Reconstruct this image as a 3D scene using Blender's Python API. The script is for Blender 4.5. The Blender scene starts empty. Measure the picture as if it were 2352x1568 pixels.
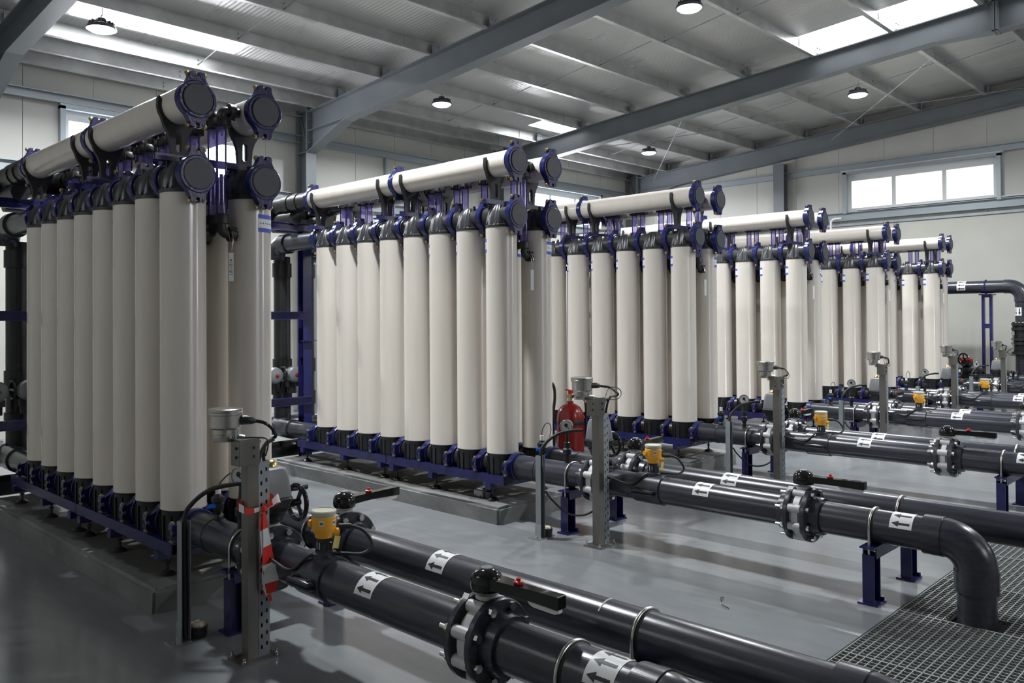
import bpy, math, random
from mathutils import Vector, Matrix
from mathutils.geometry import tessellate_polygon
random.seed(7)
PI = math.pi
scn = bpy.context.scene
COL = scn.collection

# ------------------------------------------------------------------ camera
cam_d = bpy.data.cameras.new('camera')
cam = bpy.data.objects.new('camera', cam_d); COL.objects.link(cam)
cam_d.sensor_fit = 'HORIZONTAL'; cam_d.sensor_width = 36.0
cam_d.lens = 1895.68 * 36 / 2352
cam_d.shift_x = 61.98 / 2352; cam_d.shift_y = -72.0 / 2352
cam_d.clip_start = 0.05; cam_d.clip_end = 200
_yaw, _pit, _rol = 0.784250871, 0.0109555468, -0.0064907108
_f = Vector((math.sin(_yaw)*math.cos(_pit), math.cos(_yaw)*math.cos(_pit), math.sin(_pit)))
_r = Vector((math.cos(_yaw), -math.sin(_yaw), 0)); _u = _r.cross(_f)
_r2 = math.cos(_rol)*_r + math.sin(_rol)*_u; _u2 = -math.sin(_rol)*_r + math.cos(_rol)*_u
cam.matrix_world = Matrix(((_r2.x, _u2.x, -_f.x, -2.10003), (_r2.y, _u2.y, -_f.y, -4.53452),
                           (_r2.z, _u2.z, -_f.z, 1.548174), (0, 0, 0, 1)))
scn.camera = cam

# ------------------------------------------------------------------ world, light, exposure
w = bpy.data.worlds.new('world'); scn.world = w; w.use_nodes = True
w.node_tree.nodes['Background'].inputs[0].default_value = (0.86, 0.92, 1.0, 1)
w.node_tree.nodes['Background'].inputs[1].default_value = 1.0
LAMP_W = 118.0            # each high-bay lamp
WIN_E = 14.0               # clear daylight panes
SKYL_E = 3.6              # roof light panels
scn.view_settings.view_transform = 'Standard'; scn.view_settings.look = 'None'
scn.view_settings.gamma = 1.0; scn.view_settings.use_curve_mapping = False
scn.view_settings.exposure = 0.9

# ------------------------------------------------------------------ materials
MATS = {}
def mat(name, col, rough=0.5, metal=0.0, noise=None, emit=0.0, bump=None, trans=0.0, spec=0.5, coat=0.0):
    """noise=(scale, amount, stretch_z) modulates the colour; bump=(scale, strength)"""
    m = bpy.data.materials.new(name); m.use_nodes = True; MATS[name] = m
    nt = m.node_tree; b = nt.nodes['Principled BSDF']
    b.inputs['Base Color'].default_value = (*col, 1); b.inputs['Roughness'].default_value = rough
    b.inputs['Metallic'].default_value = metal; b.inputs['Specular IOR Level'].default_value = spec
    if coat: b.inputs['Coat Weight'].default_value = coat; b.inputs['Coat Roughness'].default_value = 0.06
    if emit:
        b.inputs['Emission Color'].default_value = (*col, 1); b.inputs['Emission Strength'].default_value = emit
    if noise or bump:
        tc = nt.nodes.new('ShaderNodeTexCoord'); mp = nt.nodes.new('ShaderNodeMapping')
        nt.links.new(tc.outputs['Object'], mp.inputs[0])
    if noise:
        if len(noise) > 2: mp.inputs['Scale'].default_value = noise[2]
        n = nt.nodes.new('ShaderNodeTexNoise'); n.inputs['Scale'].default_value = noise[0]; n.inputs['Detail'].default_value = 6
        nt.links.new(mp.outputs[0], n.inputs[0])
        r = nt.nodes.new('ShaderNodeMapRange'); r.inputs[1].default_value = 0.3; r.inputs[2].default_value = 0.7
        r.inputs[3].default_value = 1 - noise[1]; r.inputs[4].default_value = 1 + noise[1]
        nt.links.new(n.outputs[0], r.inputs[0])
        mx = nt.nodes.new('ShaderNodeMix'); mx.data_type = 'RGBA'; mx.blend_type = 'MULTIPLY'; mx.inputs[0].default_value = 1
        mx.inputs[6].default_value = (*col, 1); nt.links.new(r.outputs[0], mx.inputs[7])
        nt.links.new(mx.outputs[2], b.inputs['Base Color'])
    if bump:
        n2 = nt.nodes.new('ShaderNodeTexNoise'); n2.inputs['Scale'].default_value = bump[0]; n2.inputs['Detail'].default_value = 5
        nt.links.new(mp.outputs[0], n2.inputs[0])
        bp = nt.nodes.new('ShaderNodeBump'); bp.inputs['Strength'].default_value = bump[1]; bp.inputs['Distance'].default_value = 0.01
        nt.links.new(n2.outputs[0], bp.inputs['Height']); nt.links.new(bp.outputs[0], b.inputs['Normal'])
    return m
mat('cream', (0.635, 0.588, 0.528), 0.22, noise=(9, .035, (1, 1, .12)), coat=.25)
mat('black', (0.016, 0.016, 0.017), 0.36, noise=(30, .3))
mat('black_cap', (0.026, 0.027, 0.030), 0.36, noise=(30, .2))
mat('dark_steel', (0.46, 0.45, 0.43), 0.25, 0.95)
mat('black_matte', (0.016, 0.016, 0.017), 0.5)
mat('black_gloss', (0.010, 0.010, 0.010), 0.10)
mat('pvc', (0.034, 0.037, 0.049), 0.26, noise=(7, .28, (6, .6, 6)), bump=(40, .04))
mat('pvc_cap', (0.050, 0.056, 0.064), 0.45, noise=(20, .06))
mat('blue', (0.016, 0.017, 0.098), 0.27, noise=(12, .2))
mat('blue_cast', (0.012, 0.015, 0.092), 0.22, bump=(60, .25))
mat('galv', (0.46, 0.48, 0.50), 0.38, 0.85, noise=(22, .2))
mat('galv_dull', (0.30, 0.33, 0.35), 0.5, 0.3, noise=(6, .12))
mat('steel', (0.62, 0.61, 0.58), 0.25, 1.0)
mat('post_steel', (0.21, 0.205, 0.19), 0.34, 0.8, noise=(5, .3, (1, 1, .3)))
mat('alu', (0.58, 0.58, 0.58), 0.42, 0.1)
mat('brass', (0.62, 0.47, 0.22), 0.3, 1.0)
mat('zinc', (0.30, 0.28, 0.21), 0.45, 0.7)
mat('white', (0.80, 0.80, 0.80), 0.45)
mat('white_label', (0.78, 0.79, 0.80), 0.4)
mat('ink', (0.012, 0.012, 0.014), 0.5)
mat('sticker_blue', (0.06, 0.10, 0.55), 0.4)
mat('grey_housing', (0.20, 0.21, 0.22), 0.35, noise=(8, .06))
mat('yellow', (0.88, 0.41, 0.03), 0.35)
mat('tag_yellow', (0.75, 0.62, 0.16), 0.5)
mat('lid_cream', (0.50, 0.48, 0.38), 0.4)
mat('red', (0.52, 0.015, 0.010), 0.3)
mat('indicator_red', (0.25, 0.02, 0.012), 0.25)
mat('red_tape', (0.72, 0.035, 0.02), 0.5)
mat('red_ext', (0.24, 0.008, 0.007), 0.25)
mat('blue_tap', (0.01, 0.13, 0.62), 0.35)
mat('foam', (0.62, 0.57, 0.42), 0.8, bump=(30, .6))
mat('concrete', (0.19, 0.195, 0.19), 0.62, noise=(3.5, .22), bump=(14, .35))
mat('frame_steel', (0.135, 0.152, 0.165), 0.42, noise=(2, .08))
mat('purlin', (0.50, 0.51, 0.50), 0.34, 0.6, noise=(3, .18))
mat('wallpanel', (0.44, 0.44, 0.405), 0.45, noise=(1.2, .04))
mat('plaster', (0.46, 0.455, 0.41), 0.7, noise=(1.5, .05))
mat('girt', (0.30, 0.34, 0.36), 0.4, 0.2)
mat('winframe', (0.55, 0.57, 0.58), 0.4)
mat('pane_bright', (0.93, 0.93, 1.0), 0.3, emit=WIN_E)
mat('pane_frost', (0.80, 0.79, 0.69), 0.4, emit=0.62)
mat('pane_fill', (0.85, 0.88, 0.92), 0.4, emit=4.5)
mat('rooflight', (0.95, 0.97, 1.0), 0.4, emit=SKYL_E)
mat('lens', (0.92, 0.95, 1.0), 0.4, emit=14.0)
mat('lamp_body', (0.10, 0.10, 0.11), 0.4, 0.3)
mat('dark_void', (0.01, 0.01, 0.011), 0.9)
mat('grate', (0.34, 0.36, 0.35), 0.45, 0.5)
mat('grey_dial', (0.50, 0.51, 0.50), 0.4)
mat('box_grey', (0.34, 0.36, 0.37), 0.5)

nt = MATS['concrete'].node_tree; b = nt.nodes['Principled BSDF']; src = b.inputs['Base Color'].links[0].from_socket
def nd(t, **k):
    n = nt.nodes.new(t)
    for a, v in k.items(): setattr(n, a, v)
    return n
def mth(op, a, c=None):
    n = nd('ShaderNodeMath', operation=op)
    for i, v in enumerate((a, c)):
        if v is None: continue
        if isinstance(v, (int, float)): n.inputs[i].default_value = v
        else: nt.links.new(v, n.inputs[i])
    return n.outputs[0]
tc = nd('ShaderNodeTexCoord'); sp = nd('ShaderNodeSeparateXYZ'); nt.links.new(tc.outputs['Object'], sp.inputs[0])
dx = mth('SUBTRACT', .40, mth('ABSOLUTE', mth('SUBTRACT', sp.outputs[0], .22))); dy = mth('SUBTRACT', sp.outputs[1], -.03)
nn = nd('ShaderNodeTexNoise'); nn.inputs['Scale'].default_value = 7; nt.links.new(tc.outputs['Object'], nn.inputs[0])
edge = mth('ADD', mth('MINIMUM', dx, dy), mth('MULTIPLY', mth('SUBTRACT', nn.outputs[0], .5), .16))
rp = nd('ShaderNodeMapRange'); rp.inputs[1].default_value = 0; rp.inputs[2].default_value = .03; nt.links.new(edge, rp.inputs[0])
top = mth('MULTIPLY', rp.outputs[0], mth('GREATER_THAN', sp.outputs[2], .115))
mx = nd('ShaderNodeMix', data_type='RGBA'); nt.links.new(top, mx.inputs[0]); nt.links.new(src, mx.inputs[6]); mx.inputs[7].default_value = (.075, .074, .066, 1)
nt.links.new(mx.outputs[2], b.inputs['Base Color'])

# roof sheet: galvanised, fine ribs running down the slope
m = mat('roofsheet', (0.53, 0.53, 0.515), 0.38, 0.3)
nt = m.node_tree; b = nt.nodes['Principled BSDF']
tc = nt.nodes.new('ShaderNodeTexCoord'); wv = nt.nodes.new('ShaderNodeTexWave'); wv.bands_direction = 'X'
wv.inputs['Scale'].default_value = 5.0; wv.inputs['Distortion'].default_value = 0.0
nt.links.new(tc.outputs['Object'], wv.inputs[0])
bp = nt.nodes.new('ShaderNodeBump'); bp.inputs['Strength'].default_value = .25; bp.inputs['Distance'].default_value = .01
nt.links.new(wv.outputs[1], bp.inputs['Height']); nt.links.new(bp.outputs[0], b.inputs['Normal'])
ns = nt.nodes.new('ShaderNodeTexNoise'); ns.inputs['Scale'].default_value = 1.4; ns.inputs['Detail'].default_value = 4
mp = nt.nodes.new('ShaderNodeMapping'); mp.inputs['Scale'].default_value = (3, .6, 1)
nt.links.new(tc.outputs['Object'], mp.inputs[0]); nt.links.new(mp.outputs[0], ns.inputs[0])
mr = nt.nodes.new('ShaderNodeMapRange'); mr.inputs[1].default_value = .3; mr.inputs[2].default_value = .7
mr.inputs[3].default_value = .26; mr.inputs[4].default_value = .46
nt.links.new(ns.outputs[0], mr.inputs[0]); nt.links.new(mr.outputs[0], b.inputs['Roughness'])

# floor: grey epoxy coat, worn streaks, patchy gloss
m = mat('floor', (0.205, 0.217, 0.224), 0.3)
nt = m.node_tree; b = nt.nodes['Principled BSDF']
tc = nt.nodes.new('ShaderNodeTexCoord')
def nz(scale, stretch, detail=6):
    mp = nt.nodes.new('ShaderNodeMapping'); mp.inputs['Scale'].default_value = stretch
    n = nt.nodes.new('ShaderNodeTexNoise'); n.inputs['Scale'].default_value = scale; n.inputs['Detail'].default_value = detail
    nt.links.new(tc.outputs['Object'], mp.inputs[0]); nt.links.new(mp.outputs[0], n.inputs[0]); return n
def rng(n, a, b_, lo=.3, hi=.7):
    r = nt.nodes.new('ShaderNodeMapRange'); r.inputs[1].default_value = lo; r.inputs[2].default_value = hi
    r.inputs[3].default_value = a; r.inputs[4].default_value = b_; nt.links.new(n.outputs[0], r.inputs[0]); return r
n1 = rng(nz(.9, (1, 1, 1)), .88, 1.12); n2 = rng(nz(5, (3, .7, 1)), .94, 1.06)
mu = nt.nodes.new('ShaderNodeMath'); mu.operation = 'MULTIPLY'
nt.links.new(n1.outputs[0], mu.inputs[0]); nt.links.new(n2.outputs[0], mu.inputs[1])
mx = nt.nodes.new('ShaderNodeMix'); mx.data_type = 'RGBA'; mx.blend_type = 'MULTIPLY'; mx.inputs[0].default_value = 1
mx.inputs[6].default_value = (0.205, 0.217, 0.224, 1); nt.links.new(mu.outputs[0], mx.inputs[7])
nt.links.new(mx.outputs[2], b.inputs['Base Color'])
r3 = rng(nz(1.1, (1.4, .7, 1), 3), .11, .25, .2, .8); nt.links.new(r3.outputs[0], b.inputs['Roughness'])
bp = nt.nodes.new('ShaderNodeBump'); bp.inputs['Strength'].default_value = .035; bp.inputs['Distance'].default_value = .01
nt.links.new(nz(9, (1.5, .8, 1)).outputs[0], bp.inputs['Height']); nt.links.new(bp.outputs[0], b.inputs['Normal'])

# clear violet riser tube
m = bpy.data.materials.new('violet_clear'); m.use_nodes = True; MATS['violet_clear'] = m
nt = m.node_tree; nt.nodes.remove(nt.nodes['Principled BSDF']); out = nt.nodes['Material Output']
tr = nt.nodes.new('ShaderNodeBsdfTransparent'); tr.inputs[0].default_value = (0.80, 0.76, 0.985, 1)
gl = nt.nodes.new('ShaderNodeBsdfGlossy'); gl.inputs[0].default_value = (0.85, 0.85, 1, 1); gl.inputs['Roughness'].default_value = .06
df = nt.nodes.new('ShaderNodeBsdfTranslucent'); df.inputs[0].default_value = (0.55, 0.48, 1.0, 1)
fr = nt.nodes.new('ShaderNodeFresnel'); fr.inputs[0].default_value = 1.5
m1 = nt.nodes.new('ShaderNodeMixShader'); m1.inputs[0].default_value = .26
m2 = nt.nodes.new('ShaderNodeMixShader')
nt.links.new(tr.outputs[0], m1.inputs[1]); nt.links.new(df.outputs[0], m1.inputs[2])
nt.links.new(fr.outputs[0], m2.inputs[0]); nt.links.new(m1.outputs[0], m2.inputs[1]); nt.links.new(gl.outputs[0], m2.inputs[2])
nt.links.new(m2.outputs[0], out.inputs[0])

# ------------------------------------------------------------------ mesh helpers
def frame(d):
    d = Vector(d).normalized()
    a = Vector((0, 0, 1)) if abs(d.z) < .9 else Vector((1, 0, 0))
    x = a.cross(d).normalized(); return x, d.cross(x), d
class MB:
    def __init__(s): s.v = []; s.f = []; s.mi = []; s.cur = 0
    def add(s, vs, fs):
        o = len(s.v); s.v += [tuple(p) for p in vs]
        for f in fs: s.f.append(tuple(i+o for i in f)); s.mi.append(s.cur)
        return s
    def cyl(s, p0, p1, r0, r1=None, n=20, caps=True):
        r1 = r0 if r1 is None else r1
        x, y, d = frame(Vector(p1)-Vector(p0)); vs = []
        for p, r in ((p0, r0), (p1, r1)):
            for i in range(n):
                a = 2*PI*i/n; vs.append(Vector(p)+(x*math.cos(a)+y*math.sin(a))*r)
        fs = [(i, (i+1) % n, n+(i+1) % n, n+i) for i in range(n)]
        if caps: fs += [tuple(reversed(range(n))), tuple(range(n, 2*n))]
        return s.add(vs, fs)
    def lathe(s, prof, o=(0, 0, 0), ax=(0, 0, 1), n=24, closed=False):
        """prof: list of (radius, distance along axis)"""
        x, y, d = frame(ax); o = Vector(o); vs = []; fs = []
        for r, t in prof:
            for i in range(n):
                a = 2*PI*i/n; vs.append(o+d*t+(x*math.cos(a)+y*math.sin(a))*r)
        m = len(prof)
        for k in range(m if closed else m-1):
            k2 = (k+1) % m
            for i in range(n): fs.append((k*n+i, k*n+(i+1) % n, k2*n+(i+1) % n, k2*n+i))
        if not closed:
            if prof[0][0] > 1e-6: fs.append(tuple(reversed(range(n))))
            if prof[-1][0] > 1e-6: fs.append(tuple(range((m-1)*n, m*n)))
        return s.add(vs, fs)
    def tube(s, pts, r, n=10, closed=False):
        pts = [Vector(p) for p in pts]; m = len(pts); vs = []; fs = []
        def tan(i):
            if closed: return (pts[(i+1) % m]-pts[i-1]).normalized()
            return (pts[min(i+1, m-1)]-pts[max(i-1, 0)]).normalized()
        x, y, d = frame(tan(0))
        for i in range(m):
            t = tan(i); x = (x-t*x.dot(t)).normalized(); y = t.cross(x)
            rr = r[i] if isinstance(r, (list, tuple)) else r
            for k in range(n):
                a = 2*PI*k/n; vs.append(pts[i]+(x*math.cos(a)+y*math.sin(a))*rr)
        for i in range(m if closed else m-1):
            j = (i+1) % m
            for k in range(n): fs.append((i*n+k, i*n+(k+1) % n, j*n+(k+1) % n, j*n+k))
        if not closed: fs += [tuple(reversed(range(n))), tuple(range((m-1)*n, m*n))]
        return s.add(vs, fs)
    def box(s, c, d, rot=None, ch=0.0):
        hx, hy, hz = d[0]/2, d[1]/2, d[2]/2; c = Vector(c)
        if ch <= 0:
            vs = [Vector((sx*hx, sy*hy, sz*hz)) for sz in (-1, 1) for sy in (-1, 1) for sx in (-1, 1)]
            fs = [(0, 2, 3, 1), (4, 5, 7, 6), (0, 1, 5, 4), (2, 6, 7, 3), (0, 4, 6, 2), (1, 3, 7, 5)]
        else:   # chamfered vertical edges and top/bottom rims
            def ring(ix, iy, z):
                o = [(ix, iy-ch), (ix-ch, iy), (-ix+ch, iy), (-ix, iy-ch), (-ix, -iy+ch), (-ix+ch, -iy), (ix-ch, -iy), (ix, -iy+ch)]
                return [Vector((a, b_, z)) for a, b_ in o]
            vs = ring(hx-ch, hy-ch, -hz)+ring(hx, hy, -hz+ch)+ring(hx, hy, hz-ch)+ring(hx-ch, hy-ch, hz)
            fs = [tuple(reversed(range(8))), tuple(range(24, 32))]
            for k in range(3):
                for i in range(8): fs.append((k*8+i, k*8+(i+1) % 8, k*8+8+(i+1) % 8, k*8+8+i))
        if rot is not None: vs = [rot @ p for p in vs]
        return s.add([c+p for p in vs], fs)
    def prism(s, poly, a0, a1, fn, holes=()):
        """extrude polygon with holes between a0 and a1; fn(u, v, a) -> xyz"""
        loops = [list(poly)]+[list(h) for h in holes]
        flat = [p for l in loops for p in l]; n = len(flat)
        tris = tessellate_polygon([[Vector((p[0], p[1], 0)) for p in l] for l in loops])
        vs = [fn(p[0], p[1], a0) for p in flat]+[fn(p[0], p[1], a1) for p in flat]
        fs = [tuple(t) for t in tris]+[tuple(n+i for i in reversed(t)) for t in tris]
        o = 0
        for l in loops:
            k = len(l)
            for i in range(k): fs.append((o+i, o+(i+1) % k, n+o+(i+1) % k, n+o+i))
            o += k
        return s.add(vs, fs)
    def mesh(s, name, mats, smooth=True, angle=38):
        me = bpy.data.meshes.new(name); me.from_pydata([tuple(p) for p in s.v], [], s.f)
        if not isinstance(mats, (list, tuple)): mats = [mats]
        for m_ in mats: me.materials.append(MATS[m_])
        if len(mats) > 1: me.polygons.foreach_set('material_index', s.mi)
        import bmesh
        bm = bmesh.new(); bm.from_mesh(me); bmesh.ops.recalc_face_normals(bm, faces=bm.faces[:]); bm.to_mesh(me); bm.free()
        if smooth:
            me.shade_smooth(); me.set_sharp_from_angle(angle=math.radians(angle))
        me.update(); return me
CACHE = {}
def cached(key, fn):
    if key not in CACHE: CACHE[key] = fn()
    return CACHE[key]
def link(name, me, parent=None, loc=(0, 0, 0), rot=(0, 0, 0)):
    o = bpy.data.objects.new(name, me); COL.objects.link(o); o.location = loc; o.rotation_euler = rot
    if parent: o.parent = parent
    return o
def thing(name, label, cat, loc=(0, 0, 0), group=None, rot=(0, 0, 0), kind=None):
    o = bpy.data.objects.new(name, None); COL.objects.link(o); o.location = loc; o.rotation_euler = rot
    o.empty_display_size = .1; tag(o, label, cat, group, kind); return o
def tag(o, label, cat, group=None, kind=None):
    o['label'] = label; o['category'] = cat
    if group: o['group'] = group
    if kind: o['kind'] = kind
def structure(name, me=None):
    o = bpy.data.objects.new(name, me); COL.objects.link(o); o['kind'] = 'structure'; return o
def arc(c, r, a0, a1, n, pl='yz'):
    out = []
    for i in range(n+1):
        a = a0+(a1-a0)*i/n; u, v = r*math.cos(a), r*math.sin(a)
        out.append((c[0], c[1]+u, c[2]+v) if pl == 'yz' else (c[0]+u, c[1], c[2]+v) if pl == 'xz' else (c[0]+u, c[1]+v, c[2]))
    return out
def smooth_path(pts, n=8):
    """Catmull-Rom through the given points"""
    P = [Vector(p) for p in pts]; P = [2*P[0]-P[1]]+P+[2*P[-1]-P[-2]]; out = []
    for i in range(1, len(P)-2):
        a, b_, c, d = P[i-1:i+3]
        for k in range(n):
            t = k/n
            out.append(.5*((2*b_)+(c-a)*t+(2*a-5*b_+4*c-d)*t*t+(3*b_-a-3*c+d)*t**3))
    out.append(P[-2]); return out
def rect_holes(x0, x1, y0, y1, holes):
    """cells of a rectangle with rectangular holes -> list of (xa, xb, ya, yb)"""
    xs = sorted({x0, x1, *[v for h in holes for v in h[:2] if x0 < v < x1]}); ys = sorted({y0, y1, *[v for h in holes for v in h[2:] if y0 < v < y1]})
    out = []
    for xa, xb in zip(xs, xs[1:]):
        for ya, yb in zip(ys, ys[1:]):
            cx, cy = (xa+xb)/2, (ya+yb)/2
            if not any(h[0] < cx < h[1] and h[2] < cy < h[3] for h in holes): out.append((xa, xb, ya, yb))
    return out

# ------------------------------------------------------------------ layout
SX = [0.0, 2.6121, 5.2898, 7.9071, 10.5398, 13.0760]     # rack positions
G, P = 0.41573, 0.34079                                   # row gap, tube pitch
ZB, ZT, ZP, ZM, ZH = 0.5, 2.269, 0.405, 2.362, 2.777      # tube bottom/top, lower pipe, module spool, header
ORD = ['first', 'second', 'third', 'fourth', 'fifth', 'sixth', 'seventh', 'eighth']
RACK = ['rack behind the taped stand'] + ['%s rack from the taped stand' % o for o in ORD[1:6]]
RK = ['taped first rack'] + ['%s rack' % o for o in ORD[1:5]] + ['last rack by the wall']
ROOM = (-4.1, 15.5, -10.9, 7.8)
YR = -1.6
def ztop(y): return 5.14+0.0745*(6.36-(y if y > YR else 2*YR-y))     # top of rafters
def zbot(y): return 4.77+0.085*(6.36-(y if y > YR else 2*YR-y))
def zroof(y): return ztop(y)+0.20
FX = [-3.96, 0.87, 5.70, 10.53, 15.36]

# ================================================================== SETTING
TR = (-3.4, 15.0, -4.22, -2.965)      # drain trench under the grating
mb = MB()
for xa, xb, ya, yb in rect_holes(ROOM[0]-.2, ROOM[1]+.2, ROOM[2]-.2, ROOM[3]+.2, [TR]):
    mb.box(((xa+xb)/2, (ya+yb)/2, -.15), (xb-xa, yb-ya, .3))
structure('floor', mb.mesh('floor', 'floor', False))
mb = MB().box((5.8, -3.6, -.62), (18.8, 1.7, .05))
for y in (TR[2]-.02, TR[3]+.02): mb.box((5.8, y, -.45), (18.8, .02, .3))
link('trench_bed', mb.mesh('trench_bed', 'dark_void', False), bpy.data.objects['floor'])

# ceiling sheets with roof light openings
SKY = [(1.45, 3.66, 5.47, 6.28), (9.92, 11.15, 5.47, 6.3), (9.95, 11.1, -1.35, .88)]
SKY_FILL = [(a, b_, 2*YR-d, 2*YR-c) for a, b_, c, d in SKY[:2]]+[(9.95, 11.1, -4.08, -1.85)]      # unseen roof lights, added on the other slope to raise the ambient light
ceil = structure('ceiling', None)
mb = MB()
def roofcell(mb, xa, xb, ya, yb, off=0.0, th=.06):
    vs = []
    for dz in (0, th):
        for x, y in ((xa, ya), (xb, ya), (xb, yb), (xa, yb)): vs.append((x, y, zroof(y)+off+dz))
    mb.add(vs, [(3, 2, 1, 0), (4, 5, 6, 7), (0, 1, 5, 4), (1, 2, 6, 5), (2, 3, 7, 6), (3, 0, 4, 7)])
for c in rect_holes(ROOM[0]-.1, ROOM[1]+.2, YR, ROOM[3]+.1, SKY): roofcell(mb, *c)
for c in rect_holes(ROOM[0]-.1, ROOM[1]+.2, ROOM[2]-.1, YR, SKY_FILL): roofcell(mb, *c)
link('roof_sheet', mb.mesh('roof_sheet', 'roofsheet', False), ceil)
for c in SKY+SKY_FILL:
    mb = MB(); roofcell(mb, *c, off=.03, th=.02); link('roof_light', mb.mesh('roof_light', 'rooflight', False), ceil)

# walls -----------------------------------------------------------------
WINB = [(1.86, 4.62), (11.45, 14.15)]; WZ = (3.72, 4.54)          # windows in the back wall (x) and sill/head heights
WING = (-0.45, 2.33)                                               # gable window (y)
def wall_panels(root, u0, u1, fn, top, holes, w_=0.92, zlo=3.44, gap=.006, first=0.0):
    us = [u0]; u = u0+first if first else u0+w_
    while u < u1-1e-6: us.append(u); u += w_
    us.append(u1)
    for a, b_ in zip(us, us[1:]):
        a2, b2 = a+gap/2, b_-gap/2
        mb = MB()
        for xa, xb, za, zb in rect_holes(a2, b2, zlo, 4.62, holes):
            vs = [fn(x, z, d) for d in (0, .05) for x, z in ((xa, za), (xb, za), (xb, zb), (xa, zb))]
            mb.add(vs, [(3, 2, 1, 0), (4, 5, 6, 7), (0, 1, 5, 4), (1, 2, 6, 5), (2, 3, 7, 6), (3, 0, 4, 7)])
        vs = [fn(x, z, d) for d in (0, .05) for x, z in ((a2, 4.62), (b2, 4.62), (b2, top(b2)), (a2, top(a2)))]
        mb.add(vs, [(3, 2, 1, 0), (4, 5, 6, 7), (0, 1, 5, 4), (1, 2, 6, 5), (2, 3, 7, 6), (3, 0, 4, 7)])
        link('panel', mb.mesh('panel', 'wallpanel', False), root)
    mb = MB()                                                      # dark joint backing
    for xa, xb, za, zb in rect_holes(u0, u1, zlo, 5.0, holes):
        mb.add([fn(x, z, d) for d in (.051, .06) for x, z in ((xa, za), (xb, za), (xb, zb), (xa, zb))],
               [(3, 2, 1, 0), (4, 5, 6, 7), (0, 1, 5, 4), (1, 2, 6, 5), (2, 3, 7, 6), (3, 0, 4, 7)])
    link('joint_backing', mb.mesh('joint_backing', 'girt', False), root)
    mb = MB()
    mb.add([fn(x, z, d) for d in (-.03, .06) for x, z in ((u0, 0), (u1, 0), (u1, zlo), (u0, zlo))],
           [(3, 2, 1, 0), (4, 5, 6, 7), (0, 1, 5, 4), (1, 2, 6, 5), (2, 3, 7, 6), (3, 0, 4, 7)])
    link('lower_plaster', mb.mesh('lower_plaster', 'plaster', False), root)
wall_panels(structure('wall_back'), ROOM[0], ROOM[1], lambda u, z, d: (u, 7.8+d, z), lambda u: zroof(7.8), [(*a, *WZ) for a in WINB], first=.86)
wall_panels(structure('wall_right'), -10.9, 7.8, lambda u, z, d: (15.5+d, u, z), zroof, [(*WING, *WZ)], first=.52)
wall_panels(structure('wall_left'), -10.9, 7.8, lambda u, z, d: (-4.1-d, u, z), zroof, [(*WING, *WZ)])
wall_panels(structure('wall_front'), ROOM[0], ROOM[1], lambda u, z, d: (u, -10.9-d, z), lambda u: zroof(-10.9), [(*a, *WZ) for a in WINB])

def window(name, u0, u1, fn, pane_mat):
    r = structure(name, None); z0, z1 = WZ
    def bx(mb, ua, ub, za, zb, da, db):
        mb.add([fn(x, z, d) for d in (da, db) for x, z in ((ua, za), (ub, za), (ub, zb), (ua, zb))],
               [(3, 2, 1, 0), (4, 5, 6, 7), (0, 1, 5, 4), (1, 2, 6, 5), (2, 3, 7, 6), (3, 0, 4, 7)])
    mb = MB()
    for a, b_ in ((u0-.05, u0+.02), (u1-.02, u1+.05)): bx(mb, a, b_, z0-.02, z1+.02, -.10, .06)
    bx(mb, u0-.05, u1+.05, z1-.02, z1+.05, -.10, .06)
    link('window_trim', mb.mesh('window_trim', 'girt', False), r)
    mb = MB(); w3 = (u1-u0)/3
    bx(mb, u0+.02, u1-.02, z0, z0+.09, 0, .05); bx(mb, u0+.02, u1-.02, z1-.16, z1-.02, 0, .05)
    for a in (u0+.02, u0+w3-.035, u0+2*w3-.035, u1-.09): bx(mb, a, a+.07, z0+.09, z1-.16, 0, .05)
    link('window_frame', mb.mesh('window_frame', 'winframe', False), r)
    for i in range(3):
        mb = MB(); bx(mb, u0+i*w3+.03, u0+(i+1)*w3-.03, z0+.08, z1-.15, .025, .035)
        link('pane', mb.mesh('pane', pane_mat, False), r)
for i, a in enumerate(WINB): window('window_%d' % (i+1), *a, lambda u, z, d: (u, 7.8+d, z), 'pane_bright')
window('window_3', *WING, lambda u, z, d: (15.5+d, u, z), 'pane_frost')
window('window_6', *WING, lambda u, z, d: (-4.1-d, u, z), 'pane_fill')  # unseen window added in the left wall to light the racks from that side
for i, a in enumerate(WINB): window('window_%d' % (i+4), *a, lambda u, z, d: (u, -10.9-d, z), 'pane_bright')  # unseen front windows, added as fill light from behind the camera

# girts along the walls
k = 1
for z0, z1 in ((4.60, 4.72), (3.56, 3.72)):
    mb = MB(); mb.box((5.7, 7.77, (z0+z1)/2), (19.4, .012, z1-z0))
    for z in (z0, z1): mb.box((5.7, 7.735, z), (19.4, .075, .012))
    structure('trim_%d' % k, mb.mesh('trim', 'girt', False)); k += 1
    mb = MB(); mb.box((15.47, -1.55, (z0+z1)/2), (.012, 18.6, z1-z0))
    for z in (z0, z1): mb.box((15.435, -1.55, z), (.075, 18.6, .012))
    structure('trim_%d' % k, mb.mesh('trim', 'girt', False)); k += 1
mb = MB(); mb.box((15.455, -1.55, 3.47), (.035, 18.6, .05)); structure('trim_%d' % k, mb.mesh('trim', 'galv_dull', False)); k += 1
mb = MB(); mb.box((15.46, .5, 3.755), (.08, 3.2, .02)); mb.box((15.45, .94, 4.585), (.12, 2.95, .02)); structure('trim_%d' % k, mb.mesh('trim', 'winframe', False)); k += 1
mb = MB(); mb.box((7.55, 7.755, 4.1), (.05, .06, .98)); structure('trim_%d' % k, mb.mesh('trim', 'girt', False))

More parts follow.
